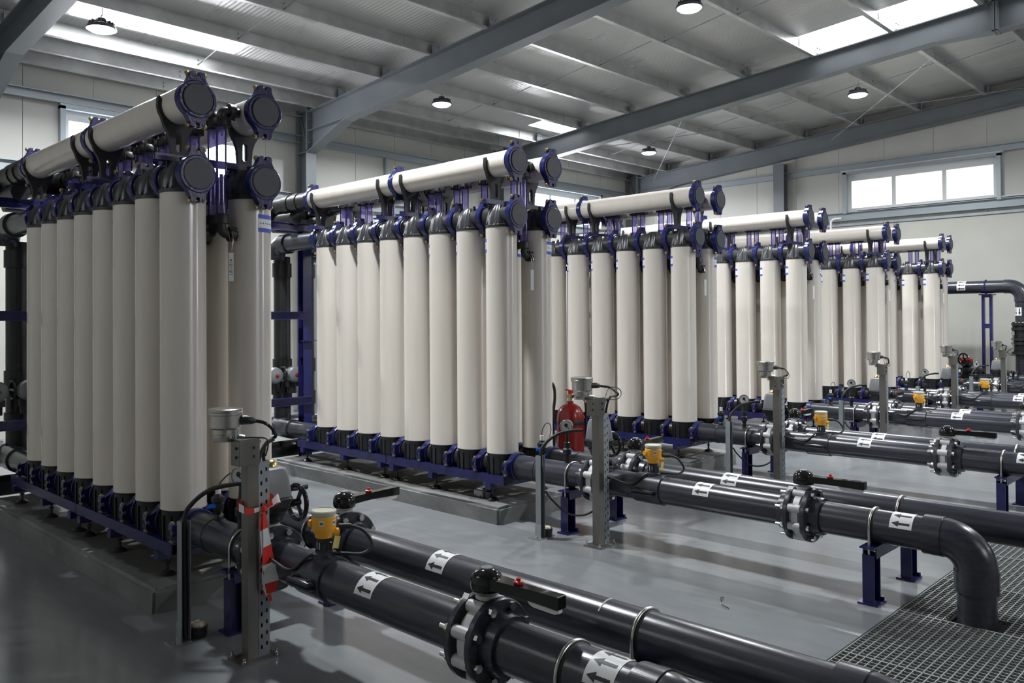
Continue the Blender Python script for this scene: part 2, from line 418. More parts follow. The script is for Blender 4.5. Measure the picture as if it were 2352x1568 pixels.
# ------------------------------------------------------------------ steel frames
FLAB = ['grey steel roof frame at the far end beyond the taped rack', 'grey steel roof frame crossing the top corner above the taped rack',
        'grey steel roof frame rising over the second rack', 'dark grey steel roof frame rising over the third and fourth racks',
        'grey steel roof frame running along the wall with the frosted window']
for fi, fx in enumerate(FX):
    t = thing('steel_portal', FLAB[fi], 'steel frame', (fx, 0, 0), 'steel portal frames')
    for sgn in (1, -1):
        def yy(y): return y if sgn > 0 else 2*YR-y
        fyz = lambda u, v, a: (a, yy(u), v)
        mb = MB()      # rafter: web, flanges, haunches
        web = [(7.43, zbot(6.36)-.37), (6.36, zbot(6.36)), (-.83, zbot(-.83)), (YR, zbot(-.83)-.03), (YR, ztop(YR)), (7.43, ztop(7.43))]
        mb.prism(web, -.006, .006, fyz)
        for line, up in ((web[:4], -1), ([(7.43, ztop(7.43)), (YR, ztop(YR))], 1)):
            for a, b_ in zip(line, line[1:]):
                mb.prism([a, b_, (b_[0], b_[1]+up*.016), (a[0], a[1]+up*.016)], -.10, .10, fyz)
        mb.prism([(6.36, zbot(6.36)), (7.43, zbot(6.36)-.03), (7.43, zbot(6.36)-.018), (6.36, zbot(6.36)+.012)], -.10, .10, fyz)
        mb.box((0, yy(7.42), 4.83), (.2, .03, .80)); mb.box((0, yy(YR+.02), 5.555), (.2, .03, .46))
        for z in (4.55, 4.75, 4.95, 5.08):
            for x in (-.06, .06): mb.cyl((x, yy(7.44), z), (x, yy(7.375), z), .014, n=6)
        link('rafter', mb.mesh('rafter', 'frame_steel', False), t)
        mb = MB()      # column
        mb.box((0, yy(7.59), 2.57), (.012, .30, 5.14))
        mb.box((0, yy(7.445), 2.57), (.2, .016, 5.14)); mb.box((0, yy(7.735), 2.57), (.2, .016, 5.14))
        for z in (4.40, 5.10): mb.box((0, yy(7.59), z), (.19, .28, .014))
        mb.prism([(7.45, 4.41), (7.47, 4.41), (7.73, 5.08), (7.71, 5.08)], -.05, .05, fyz)
        mb.box((0, yy(7.59), .012), (.3, .42, .024))
        link('column', mb.mesh('column', 'frame_steel', False), t)
        mb = MB()      # purlin cleats with bolts
        for pk in range(9):
            y = 6.6-1.145*pk
            if y < YR: break
            mb.box((0, yy(y)-.07, ztop(y)+.09), (.14, .012, .18))
            for dx in (-.04, .04):
                for dz in (.05, .14): mb.cyl((dx, yy(y)-.065, ztop(y)+dz), (dx, yy(y)-.09, ztop(y)+dz), .012, n=6)
        link('purlin_cleats', mb.mesh('purlin_cleats', 'galv_dull', False), t)['kind'] = 'stuff'
# wind post on the gable
t = thing('gable_post', 'grey steel post on the gable wall beside the frosted window', 'steel post', (15.365, 3.72, 0))
mb = MB(); mb.box((0, 0, 2.46), (.17, .010, 4.92))
for s in (-1, 1): mb.box((s*.085, 0, 2.46), (.012, .24, 4.92))
link('post_section', mb.mesh('post_section', 'frame_steel', False), t)
mb = MB(); mb.box((0, 0, .01), (.28, .3, .02)); link('base_plate', mb.mesh('base_plate', 'frame_steel', False), t)

# purlins: Z sections running across all frames
def purlin_mesh():
    mb = MB(); L = ROOM[1]-ROOM[0]-.05
    prof = [(-.065, .02), (-.065, 0), (0, 0), (0, .2), (.065, .2), (.065, .18), (.055, .18), (.055, .192), (-.008+.02, .192), (.012, -.0), (.012, -.008), (-.075, -.008), (-.075, .02)]
    mb = MB()
    mb.box((L/2, 0, .1), (L, .006, .2)); mb.box((L/2, -.032, .003), (L, .064, .006)); mb.box((L/2, -.062, .012), (L, .005, .02))
    mb.box((L/2, .032, .197), (L, .064, .006)); mb.box((L/2, .062, .188), (L, .005, .02))
    for fx in FX[1:4]: mb.box((fx-ROOM[0], -.007, .1), (1.1, .008, .196))
    for bx_ in [fx-ROOM[0]+2.4 for fx in FX[:4]]:
        for dz in (.07, .13): mb.cyl((bx_, -.002, dz), (bx_, -.022, dz), .012, n=6)
    return mb.mesh('purlin', 'purlin', False)
pl = cached('purlin', purlin_mesh)
n = 0
for k in range(-1, 8):
    for side in (1, -1):
        y = 6.6-1.145*k
        o = link('roof_purlin', pl, None, (ROOM[0]+.02, y if side > 0 else 2*YR-y, ztop(y)+.005), (math.atan(-.0745)*0, 0, 0))
        lab = ('galvanized purlin under the roof, %s from the window wall' % (ORD[k+1] if k+1 < 8 else 'ninth')) if side > 0 else \
              ('galvanized purlin beyond the roof ridge, %s from the opposite wall' % (ORD[k+1] if k+1 < 8 else 'ninth'))
        tag(o, lab, 'purlin', 'roof purlins')
for side in (1, -1):
    o = link('roof_purlin', pl, None, (ROOM[0]+.02, 7.18 if side > 0 else 2*YR-7.18, ztop(7.18)+.005))
    tag(o, 'galvanized eave purlin next to the window wall' if side > 0 else 'galvanized eave purlin next to the opposite wall', 'purlin', 'roof purlins')
# sag rods between purlins, one line per bay
for bi, x in enumerate((-1.55, 3.28, 8.1, 12.9)):
    mb = MB()
    for k in range(0, 7):
        y0, y1 = 6.6-1.145*k, 6.6-1.145*(k+1)
        if y1 < YR: break
        mb.cyl((x, y0, ztop(y0)+.06), (x, y1, ztop(y1)+.15), .006, n=6)
    o = link('sag_rod', mb.mesh('sag_rod', 'galv_dull'))
    tag(o, 'thin line of sag rods linking the purlins %s' % ('left of the taped rack', 'above the taped rack', 'between the two long roof frames', 'in the bay next to the gable wall')[bi], 'rod', 'sag rods')
# diagonal bracing rods
for a, b_, lab in (((10.6, 3.27, 5.0), (15.28, 6.95, 4.95), 'diagonal bracing rod falling to the far corner'),
                   ((10.6, -.8, 5.2), (15.28, 2.56, 5.25), 'diagonal bracing rod above the frosted window'),
                   ((10.6, 5.9, 4.85), (15.3, -.9, 5.66), 'long thin bracing rod crossing beneath the purlins near the gable')):
    o = link('bracing_rod', MB().cyl(a, b_, .007, n=8).mesh('bracing_rod', 'galv_dull')); tag(o, lab, 'rod', 'bracing rods')

# lamps -----------------------------------------------------------------
def lamp(x, y, z, label):
    t = thing('highbay_lamp', label, 'lamp', (x, y, z), 'high bay lamps')
    def body():
        mb = MB().lathe([(.02, .125), (.045, .12), (.055, .09), (.065, .07), (.09, .06), (.155, .03), (.168, .0), (.168, -.010), (.155, -.010)], n=28)
        for i in range(16):
            a = 2*PI*i/16; mb.box((.10*math.cos(a), .10*math.sin(a), .055), (.08, .006, .04), Matrix.Rotation(a, 3, 'Z'))
        return mb.mesh('lamp_housing', 'lamp_body')
    link('lamp_housing', cached('lampb', body), t)
    link('lens', cached('lampl', lambda: MB().lathe([(0, -.050), (.07, -.046), (.125, -.030), (.155, -.006), (.155, 0)], n=28).mesh('lens', 'lens')), t)
    zp = ztop(y)-z+.01
    def hook():
        return MB().tube([(0, 0, .11)]+[(0, 0, .125)]+arc((0, .0, .143), .016, -PI/2, PI, 8), .006, 6).mesh('hook', 'galv')
    link('hook', cached('lamph', hook), t)
    link('hanger_rod', MB().cyl((0, -.016, .14), (0, -.016, zp), .005, n=6).mesh('hanger_rod', 'galv'), t)
    ld = bpy.data.lights.new('lamp_light', 'AREA'); ld.shape = 'DISK'; ld.size = .3; ld.spread = math.radians(155); ld.energy = LAMP_W; ld.color = (.93, .97, 1.0)
    lo = bpy.data.objects.new('lamp_light', ld); COL.objects.link(lo); lo.parent = t; lo.location = (0, 0, -.055)
lamp(1.53, 5.42, 4.97, 'lit high bay lamp hanging by the skylight above the taped rack')
lamp(6.87, 5.42, 5.05, 'lit high bay lamp above the header of the second rack')
lamp(12.8, 5.42, 5.08, 'lit high bay lamp near the far corner of the hall')
lamp(6.86, .845, 5.37, 'lit high bay lamp at the top edge, between the two long roof frames')
lamp(12.2, .845, 5.30, 'lit high bay lamp in front of the gable roof frame')
lamp(1.53, .845, 5.37, 'lit high bay lamp above the aisle between the first two racks, out of the picture')
lamp(6.86, -4.9, 5.30, 'lit high bay lamp beyond the roof ridge over the second aisle')
lamp(12.2, -4.9, 5.30, 'lit high bay lamp beyond the roof ridge near the gable')

# ================================================================== FILTER RACKS
# --- coupling clamp: ring on the y axis, ears on +z and -z, bolts along x
def clamp_ring():
    mb = MB()
    mb.lathe([(.088, -.03), (.100, -.03), (.107, -.022), (.107, .022), (.100, .03), (.088, .03)], ax=(0, 1, 0), n=36, closed=True)
    for s in (1, -1):
        half = [(.066, .080), (.050, .106), (.042, .126), (.042, .148), (.030, .154), (.010, .154), (.010, .130)]
        poly = [(x, s*z) for x, z in half]+[(-x, s*z) for x, z in reversed(half)]
        mb.prism(poly, -.024, .024, lambda u, v, a: (u, a, v))
    return mb.mesh('clamp_ring', 'blue_cast')
def clamp_bolt(m_='brass'):
    mb = MB().cyl((-.05, 0, 0), (.05, 0, 0), .008, n=8)
    for s in (1, -1): mb.cyl((s*.041, 0, 0), (s*.053, 0, 0), .0155, n=6); mb.cyl((s*.053, 0, 0), (s*.060, 0, 0), .010, .007, n=8)
    return mb.mesh('clamp_bolt', m_)
def add_clamp(parent, loc, flat=False):
    """a blue grooved coupling; flat=True turns the ears to the sides with upright bolts"""
    ry = PI/2 if flat else 0
    c = link('coupling_clamp', cached('clamp', clamp_ring), parent, loc, (0, ry, 0))
    for s in (1, -1):
        if flat: link('bolt', cached('clampboltz', lambda: clamp_bolt('zinc')), c, (0, 0, s*.142))
        else: link('bolt', cached('clampbolt', clamp_bolt), c, (0, 0, s*.142))
    return c
# --- module meshes (local origin: tube axis at floor level, neighbour direction = +y)
def tube_mesh():
    return MB().lathe([(.118, ZB-.004), (.1275, ZB), (.1275, ZB+.006), (.125, ZB+.012), (.125, ZT)], n=48).mesh('housing_tube', 'cream')
def bottom_cap():
    mb = MB().lathe([(.09, .262), (.112, .27), (.118, .30), (.120, ZB-.02), (.123, ZB-.003), (.1, ZB)], n=32)
    mb.lathe([(.0, -.165), (.086, -.165), (.086, -.14), (.083, -.135), (.083, .135), (.086, .14), (.086, .165), (0, .165)], o=(0, 0, ZP), ax=(0, 1, 0), n=28)
    for i in range(14):
        a = 2*PI*i/14+.1
        mb.box((.121*math.cos(a), .121*math.sin(a), .385), (.014, .008, .17), Matrix.Rotation(a, 3, 'Z'))
    return mb.mesh('bottom_end_cap', 'black')
def top_cap():
    mb = MB(); n = 60
    prof = [(.127, ZT-.002, 0), (.127, ZT+.018, 0), (.122, ZT+.022, .02), (.112, ZT+.07, .10), (.092, ZT+.125, .16), (.070, ZT+.165, .18), (.052, ZT+.182, .1)]
    vs = []; fs = []
    for r, z, k in prof:
        for i in range(n):
            a = 2*PI*i/n; rr = r*(1+k*(.5+.5*math.cos(10*a)))*(1-.3*k); vs.append((rr*math.cos(a), rr*math.sin(a), z))
    for k in range(len(prof)-1):
        for i in range(n): fs.append((k*n+i, k*n+(i+1) % n, (k+1)*n+(i+1) % n, (k+1)*n+i))
    fs.append(tuple(range((len(prof)-1)*n, len(prof)*n)))
    mb.add(vs, fs)
    mb.lathe([(.0, -.168), (.086, -.168), (.086, -.14), (.083, -.135), (.083, .135), (.086, .14), (.086, .168), (0, .168)], o=(0, 0, ZM), ax=(0, 1, 0), n=28)
    for i in range(12):                              # cap screws on the rim
        a = 2*PI*i/12+.13; mb.cyl((.122*math.cos(a), .122*math.sin(a), ZT+.016), (.122*math.cos(a), .122*math.sin(a), ZT+.028), .006, n=6)
    for sx in (-.05, .05):
        for sy in (-.085, .085): mb.box((sx, sy, ZM+.075), (.016, .016, .05))
    for sy in (-.05, 0, .05):                        # webs running up the flank to the spool
        for s in (-1, 1):
            mb.add([(s*.122, sy-.004, ZT+.02), (s*.122, sy+.004, ZT+.02), (s*.045, sy*.5+.004, ZM+.085), (s*.045, sy*.5-.004, ZM+.085), (s*.05, sy-.004, ZT+.02), (s*.05, sy+.004, ZT+.02)],
                   [(0, 1, 2, 3), (0, 3, 4), (1, 5, 2), (4, 5, 1, 0), (3, 2, 5, 4)])
    return mb.mesh('top_end_cap', 'black_cap', angle=30)
def sticker():
    mb = MB(); a0, a1 = 2.094-.62, 2.094+.62; n = 10
    for zz0, zz1, mi in ((2.075, 2.10, 0), (2.10, 2.155, 1), (2.155, 2.18, 0)):
        mb.cur = mi; vs = []; fs = []
        for i in range(n+1):
            a = a0+(a1-a0)*i/n
            for z in (zz0, zz1): vs.append((.1262*math.cos(a), .1262*math.sin(a), z))
        for i in range(n): fs.append((2*i, 2*i+2, 2*i+3, 2*i+1))
        mb.add(vs, fs)
    mb.cur = 2                                       # line of small print
    for i in range(7):
        a = a0+.1+i*.15; mb.add([(.1266*math.cos(a+t), .1266*math.sin(a+t), z) for t, z in ((0, 2.124), (.06, 2.124), (.06, 2.131), (0, 2.131))], [(0, 1, 2, 3)])
    return mb.mesh('sticker', ['sticker_blue', 'white_label', 'ink'])
RX, RY = .208, .052                                  # riser axis seen from the tube that it serves
def riser_tube():
    mb = MB().lathe([(.031, 2.15), (.031, 2.70)], n=20)
    mb.v and None
    return mb.mesh('riser_tube', 'violet_clear')
def riser_low():
    mb = MB().lathe([(.043, 2.115), (.043, 2.16), (.036, 2.172), (.0, 2.172)], o=(RX, RY, 0), n=16)
    mb.tube([(RX, RY, 2.13), (RX, RY, 2.09)]+[(RX-.035+.035*math.cos(a), RY, 2.09-.035*math.sin(a)) for a in (0.35, .8, 1.2, 1.57)]+[(RX-.06, RY, 2.055), (.115, RY*.8, 2.055)], .027, 12)
    mb.cyl((RX-.045, RY, 2.055), (RX-.07, RY, 2.055), .043, n=14)
    for dz in (-.034, .034): mb.cyl((RX-.035, RY+.03, 2.055+dz), (RX-.08, RY+.03, 2.055+dz), .008, n=6)
    return mb.mesh('lower_elbow', 'black_matte')
def riser_top():
    mb = MB().lathe([(.0, 2.675), (.036, 2.675), (.050, 2.69), (.050, 2.715), (.04, 2.73), (.03, 2.735)], o=(RX, RY, 0), n=16)
    for i in range(4): a = PI/4+i*PI/2; mb.cyl((RX+.05*math.cos(a), RY+.05*math.sin(a), 2.68), (RX+.05*math.cos(a), RY+.05*math.sin(a), 2.73), .009, n=6)
    mb.tube([(RX, RY, 2.72), (RX, RY, ZH-.035)]+[(RX-.035+.035*math.cos(a), RY, ZH-.035+.035*math.sin(a)) for a in (.4, .8, 1.2, 1.57)]+[(.09, RY, ZH)], .028, 12)
    mb.cyl((RX-.045, RY, ZH), (RX-.062, RY, ZH), .046, n=14); mb.cyl((RX-.064, RY, ZH), (RX-.08, RY, ZH), .046, n=14)
    for dz in (-.04, .04): mb.cyl((RX-.04, RY, ZH+dz), (RX-.085, RY, ZH+dz), .010, n=6)
    return mb.mesh('upper_elbow', 'black_matte')
def end_cap():
    return MB().lathe([(0, -.035), (.083, -.035), (.0865, -.031), (.0865, .03), (0, .03)], ax=(0, 1, 0), n=36).mesh('end_cap', 'pvc_cap')
first = None
for k, x0 in enumerate(SX):
    for row in (0, 1):
        xr = x0+row*G; rn = 'near row' if row == 0 else 'far row'
        s = 1 if row == 0 else -1
        for i in range(8):
            t = thing('filter_module', 'cream filter tube, %s from the end caps, %s, %s' % (ORD[i], rn, RACK[k]), 'filter',
                      (xr, i*P, 0), 'filter tubes in the racks', (0, 0, 0 if row == 0 else PI))
            link('housing_tube', cached('tube', tube_mesh), t); link('bottom_end_cap', cached('bcap', bottom_cap), t)
            link('top_end_cap', cached('tcap', top_cap), t); link('sticker', cached('stick', sticker), t)
            link('riser_tube', cached('rt', riser_tube), t, (RX, RY, 0)); link('lower_elbow', cached('rl', riser_low), t)
            link('upper_elbow', cached('ru', riser_top), t)
            add_clamp(t, (0, s*P/2, ZM)); add_clamp(t, (0, s*P/2, ZP), True)
            if i == 0:
                add_clamp(t, (0, -s*.163, ZM)); add_clamp(t, (0, -s*.163, ZP), True)
                link('end_cap', cached('ecap', end_cap), t, (0, -s*.165, ZM), (0, 0, 0 if s > 0 else PI))
        # header pipe over the row
        t = thing('header_pipe', 'cream header pipe along the top of the %s, %s' % (rn, RACK[k]), 'pipe', (xr, 0, ZH), 'header pipes')
        def seg(a, b_): return MB().lathe([(.096, a), (.1, a+.004), (.1, b_-.004), (.096, b_)], ax=(0, 1, 0), n=40).mesh('pipe_section', 'cream')
        link('pipe_section', cached('hs1', lambda: seg(-.16, 1.278)), t); link('pipe_section', cached('hs2', lambda: seg(1.282, 2.66)), t)
        for y in (-.163, 1.28, 2.66):
            c = link('coupling_clamp', cached('clampL', lambda: None) or cached('clamp', clamp_ring), t, (0, y, 0)); c.scale = (1.06, 1, 1.0)
            for sg in (1, -1): link('bolt', cached('clampbolt', clamp_bolt), c, (0, 0, sg*.142))
        link('end_cap', cached('ecap', end_cap), t, (0, -.165, 0))

# header supports: blue cross bar carrying two black slotted saddles
def saddle_mesh():
    R0, R1 = .101, .122; out = []
    def pt(r, a): return (r*math.cos(a), r*math.sin(a))
    inner = [pt(R0, PI-.25+(PI+.5)*i/24) for i in range(25)]          # from the upper left tip round the bottom to the upper right tip
    tipr = [(.105, .045), (.113, .050), (.119, .042)]
    right = [pt(R1, -a) for a in (-.15, .1, .35, .6)]+[(.085, -.115), (.066, -.145), (.052, -.19), (.046, -.25), (.045, ZM+.13-ZH)]
    left = [(-x, y) for x, y in reversed(right)]; tipl = [(-x, y) for x, y in reversed(tipr)]
    poly = inner+tipr+right+left+tipl
    hole = [(.016*math.cos(a), -.165+.016*math.sin(a)) for a in [PI*i/6 for i in range(7)]]+[(.016*math.cos(a), -.245+.016*math.sin(a)) for a in [PI+PI*i/6 for i in range(7)]]
    return MB().prism(poly, -.014, .014, lambda u, v, a: (u, a, v), [hole]).mesh('saddle', 'black_matte', angle=30)
SAD = (.065, 1.12, 1.45, 2.53)
for k, x0 in enumerate(SX):
    for j, y in enumerate(SAD):
        t = thing('header_support', 'blue bar with black header saddles, %s from end caps, %s' % (ORD[j], RACK[k]), 'pipe support',
                  (x0, y, ZH), 'header supports')
        def bar():
            mb = MB().box((G/2, 0, ZM+.105-ZH), (.70, .055, .012)); mb.box((G/2, -.025, ZM+.118-ZH), (.70, .006, .035)); return mb.mesh('cross_bar', 'blue')
        link('cross_bar', cached('xbar', bar), t)
        for xx in (0, G): link('saddle', cached('saddle', saddle_mesh), t, (xx, 0, 0))

# base frames on levelling feet, and the concrete plinths
FEET = (.02, .70, 1.22, 1.40, 1.97, 2.66)
def rail(a, b_):
    mb = MB().box((0, (a+b_)/2, .303), (.008, b_-a, .066)); mb.box((.02, (a+b_)/2, .333), (.045, b_-a, .007)); mb.box((.02, (a+b_)/2, .273), (.045, b_-a, .007)); return mb.mesh('rail', 'blue', False)
def foot():
    mb = MB().lathe([(.045, .13), (.045, .138), (.03, .15), (.016, .156), (.009, .158), (.009, .225), (.0, .225)], n=14); mb.cyl((0, 0, .192), (0, 0, .203), .017, n=6)
    return mb.mesh('levelling_foot', 'black')
def rough_box(x0, x1, y0, y1, z1, seed):
    import bmesh
    bm = bmesh.new(); bmesh.ops.create_cube(bm, size=1)
    for v in bm.verts: v.co = ((x0+x1)/2+v.co.x*(x1-x0), (y0+y1)/2+v.co.y*(y1-y0), z1/2+v.co.z*z1)
    bmesh.ops.bevel(bm, geom=[e for e in bm.edges if max(v.co.z for v in e.verts) > z1*.9], offset=.018, segments=2, affect='EDGES')
    bmesh.ops.subdivide_edges(bm, edges=[e for e in bm.edges if e.calc_length() > .3], cuts=16, use_grid_fill=True)
    rnd = random.Random(seed)
    for v in bm.verts:
        if v.co.z > z1*.5: v.co.z += rnd.uniform(-.004, .002); v.co.x += rnd.uniform(-.004, .004); v.co.y += rnd.uniform(-.004, .004)
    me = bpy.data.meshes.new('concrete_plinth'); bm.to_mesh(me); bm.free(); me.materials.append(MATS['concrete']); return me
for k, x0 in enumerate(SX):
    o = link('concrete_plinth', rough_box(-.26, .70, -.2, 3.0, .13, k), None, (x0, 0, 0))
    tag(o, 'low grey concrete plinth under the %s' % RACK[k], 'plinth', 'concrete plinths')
    t = thing('levelling_skid', 'blue steel base frame on levelling feet under the %s' % RACK[k], 'frame', (x0, 0, 0), 'rack base frames')
    for xr in (-.135, G+.135):
        for key, a, b_ in (('ra', -.14, 1.305), ('rb', 1.315, 2.76)):
            r = link('rail', cached(key, lambda: rail(a, b_)), t, (xr, 0, 0))
            if xr > 0: r.scale = (-1, 1, 1)
        for y in FEET: link('levelling_foot', cached('foot', foot), t, (xr+(.05 if xr < 0 else -.05), y, 0))
    for y in FEET:
        link('cross_member', cached('xm', lambda: MB().box((G/2, 0, .2465), (.72, .055, .046)).mesh('cross_member', 'blue', False)), t, (0, y, 0))
    for i in range(8):
        for xx in (0, G):
            link('module_pad', cached('pad', lambda: MB().box((0, 0, .259), (.2, .09, .008)).mesh('module_pad', 'galv_dull', False)), t, (xx, i*P, 0))

# ================================================================== FEED AND PERMEATE PIPING IN FRONT OF THE RACKS
RP = .09
def ring(mb, y0, y1, r, n=32): mb.lathe([(RP-.01, y0), (r-.003, y0), (r, y0+.003), (r, y1-.003), (r-.003, y1), (RP-.01, y1)], ax=(0, 1, 0), n=n, closed=True)
def run(y0, y1): return MB().lathe([(RP, y0), (RP, y1)], ax=(0, 1, 0), n=40).mesh('pipe_section', 'pvc')
def flange(yf, side):
    """loose backing flange and stub end; side = +1 pipe continues towards +y"""
    mb = MB(); a, b_ = (yf, yf+.030) if side > 0 else (yf-.030, yf)
    mb.lathe([(.095, a), (.150, a), (.155, a+.005), (.155, b_-.005), (.150, b_), (.095, b_)], ax=(0, 1, 0), n=40, closed=True)
    c, d = (b_, b_+.055) if side > 0 else (a-.055, a)
    mb.lathe([(.088, c), (.112 if side > 0 else .104, c), (.104 if side > 0 else .112, d), (.088, d)], ax=(0, 1, 0), n=36, closed=True)
    return mb.mesh('flange', 'pvc')
def elbow_mesh(ye, yc):
    r = abs(yc-ye)
    mb = MB(); mb.tube([(0, ye+.03, 0), (0, ye, 0)]+[(0, ye-r*math.sin(a), -r+r*math.cos(a)) for a in [PI/2*i/12 for i in range(1, 13)]]+[(0, yc, -r-.03)], RP+.009, 36)
    mb.lathe([(RP-.002, ye+.09), (RP+.012, ye+.088), (RP+.013, ye-.005), (RP, ye-.005)], ax=(0, 1, 0), n=36)
    mb.lathe([(RP-.002, -r-.10), (RP+.012, -r-.098), (RP+.013, -r+.005), (RP, -r+.005)], o=(0, yc, 0), n=36)
    return mb.mesh('elbow', 'pvc')
def arrow_label(n_arrows=5):
    mb = MB(); t0, t1 = -1.75, 1.30; N = 30; L = .112; vs = []; fs = []
    def q(th, y, r): return (-r*math.sin(th), y, r*math.cos(th))     # th from the top towards -x
    r1 = RP+.0012
    for i in range(N+1):
        th = t0+(t1-t0)*i/N
        vs += [q(th, -L/2, r1), q(th, L/2, r1)]
    fs = [(2*i, 2*i+1, 2*i+3, 2*i+2) for i in range(N)]; mb.add(vs, fs)
    mb.cur = 1; r2 = RP+.0020
    for j in range(n_arrows):                       # arrow: shaft and head cut into strips that follow the curve
        c = 1.02-j*.58; sh = .0062/RP; hd = .0165/RP; M_ = 8
        for i in range(M_):
            a0, a1 = c-hd+2*hd*i/M_, c-hd+2*hd*(i+1)/M_
            h = lambda a: .046-.034*abs(a-c)/hd
            mb.add([q(a0, .012, r2), q(a1, .012, r2), q(a1, h(a1), r2), q(a0, h(a0), r2)], [(0, 1, 2, 3)])
        for i in range(3):
            a0, a1 = c-sh+2*sh*i/3, c-sh+2*sh*(i+1)/3
            mb.add([q(a0, -.044, r2), q(a1, -.044, r2), q(a1, .012, r2), q(a0, .012, r2)], [(0, 1, 2, 3)])
    return mb.mesh('arrow_label', ['white_label', 'ink'])
VA, VB, VL = -.95, -.97, -2.43          # actuated valve, row B lever valve, row A lever valve
hw = .036                               # half width of a wafer valve
def pipe_thing(x, k, row):
    lab = ('dark pipe ending in floor elbow, near row, %s' if row == 0 else 'dark arrow-marked pipe, far row, %s') % RACK[k]
    t = thing('process_pipe', lab, 'pipe', (x, 0, ZP), 'front pipes')
    if row == 0:
        runs = [('pa1', -.165, VA+hw+.02), ('pa2', VA-hw-.02, VL+hw+.02), ('pa3', VL-hw-.02, -3.17)]; valves = (VA, VL)
        elb = (-3.17, -3.32); labs = (-1.80, -2.985); collars = ((-.37, -.395), (-1.02, -1.045))
    else:
        runs = [('pb1', -.165, VB+hw+.02), ('pb2', VB-hw-.02, -3.60)]; valves = (VB,); elb = (-3.60, -3.75); labs = (-1.765,); collars = ((-.42, -.445),)
    for key, a, b_ in runs: link('pipe_section', cached(key, lambda: run(b_, a)), t)
    for a, b_ in collars:
        mb = MB(); ring(mb, b_, a, RP+.004); link('collar', cached('col%d%.2f' % (row, a), lambda: mb.mesh('collar', 'pvc')), t)
    for v in valves:
        for sd in (1, -1): link('flange', cached('fl%.2f%d' % (v, sd), lambda: flange(v+sd*hw, sd)), t)
    link('elbow', cached('el%d' % row, lambda: elbow_mesh(*elb)), t)
    zl = -(abs(elb[1]-elb[0]))
    link('drop_pipe', cached('dp%d' % row, lambda: MB().cyl((0, elb[1], zl), (0, elb[1], -.95), RP, n=36).mesh('drop_pipe', 'pvc')), t)
    for y in labs: link('arrow_label', cached('arrows', arrow_label), t, (0, y, 0), (0, .0, 0))
    if row == 1 and k == 0:
        link('scratch_mark', MB().tube([(-.0905*math.sin(a), -2.66, .0905*math.cos(a)) for a in [-.2+1.0*i/8 for i in range(9)]], .003, 6).mesh('scratch_mark', 'white'), t)
    return t
# --- valves
def wafer():
    mb = MB().lathe([(.082, -hw), (.118, -hw), (.118, -hw+.014), (.132, -hw+.018), (.132, hw-.018), (.118, hw-.014), (.118, hw), (.082, hw)], ax=(0, 1, 0), n=36, closed=True)
    for i in range(8):
        a = PI/8+i*PI/4; mb.cyl((.131*math.cos(a), -hw, .131*math.sin(a)), (.131*math.cos(a), hw, .131*math.sin(a)), .024, n=14)
    mb.cyl((0, 0, .115), (0, 0, .150), .026, n=18); mb.lathe([(.026, .143), (.042, .146), (.042, .160), (0, .160)], n=18)
    return mb.mesh('valve_body', 'alu')
def vbolt():
    mb = MB().cyl((0, -.078, 0), (0, .115, 0), .0085, n=8)
    mb.cyl((0, -.084, 0), (0, -.0665, 0), .0165, n=6); mb.cyl((0, .0665, 0), (0, .082, 0), .0165, n=6)
    return mb.mesh('bolt', 'steel')
def add_bolts(t):
    for i in range(8):
        a = PI/8+i*PI/4; link('bolt', cached('vbolt', vbolt), t, (.131*math.cos(a), 0, .131*math.sin(a)))
def dome():
    return MB().lathe([(.054, .188), (.058, .194), (.060, .212), (.058, .232), (.049, .250), (.032, .262), (.012, .267), (0, .267)], n=28).mesh('dome', 'black_gloss')
def lever():       # lever along -y
    mb = MB()
    sec = [(-.02, .052, .020, .218), (-.08, .048, .019, .222), (-.16, .034, .018, .222), (-.25, .030, .020, .222), (-.345, .032, .022, .222), (-.35, .030, .020, .222)]
    vs = []
    for y, hx, hz, z in sec: vs += [(-hx/1.5, y, z-hz), (hx/1.5, y, z-hz), (hx/1.5, y, z+hz), (-hx/1.5, y, z+hz)]
    fs = [(0, 1, 2, 3)]+[(4*i+j, 4*i+(j+1) % 4, 4*i+4+(j+1) % 4, 4*i+4+j) for i in range(5) for j in range(4)]+[(20, 21, 22, 23)]
    mb.add(vs, fs)
    return mb.mesh('lever', 'black_gloss', angle=50)
def latch():
    mb = MB(); mb.prism([(-.20, .202), (-.213, .188), (-.23, .182), (-.325, .180), (-.342, .186), (-.342, .203)], -.010, .010, lambda u, v, a: (a, u, v)); return mb.mesh('latch', 'white')
def lever_valve(x, y, rz, label, tagp=True, group='lever valves'):
    t = thing('lever_valve', label, 'valve', (x, y, ZP), group)
    link('valve_body', cached('wafer', wafer), t); add_bolts(t); DZ = -.014
    link('dome', cached('dome', dome), t, (0, 0, DZ)); l = link('lever', cached('lever', lever), t, (0, 0, DZ), (0, 0, rz))
    link('latch', cached('latch', latch), l); 
    link('lock_knob', cached('knob', lambda: MB().box((0, -.155, .246), (.026, .03, .014), ch=.004).cyl((0, -.155, .25), (0, -.155, .262), .008, n=8).mesh('lock_knob', 'red')), l)
    link('cap_disc', cached('capd', lambda: MB().lathe([(0, .269), (.022, .269), (.022, .264), (0, .264)], n=20).mesh('cap_disc', 'grey_housing')), t, (0, 0, DZ))
    if tagp: link('name_plate', cached('npl', lambda: MB().box((-.075, .055, .115), (.005, .028, .105), Matrix.Rotation(.62, 3, 'Y')).mesh('name_plate', 'steel', False)), t)
    return t
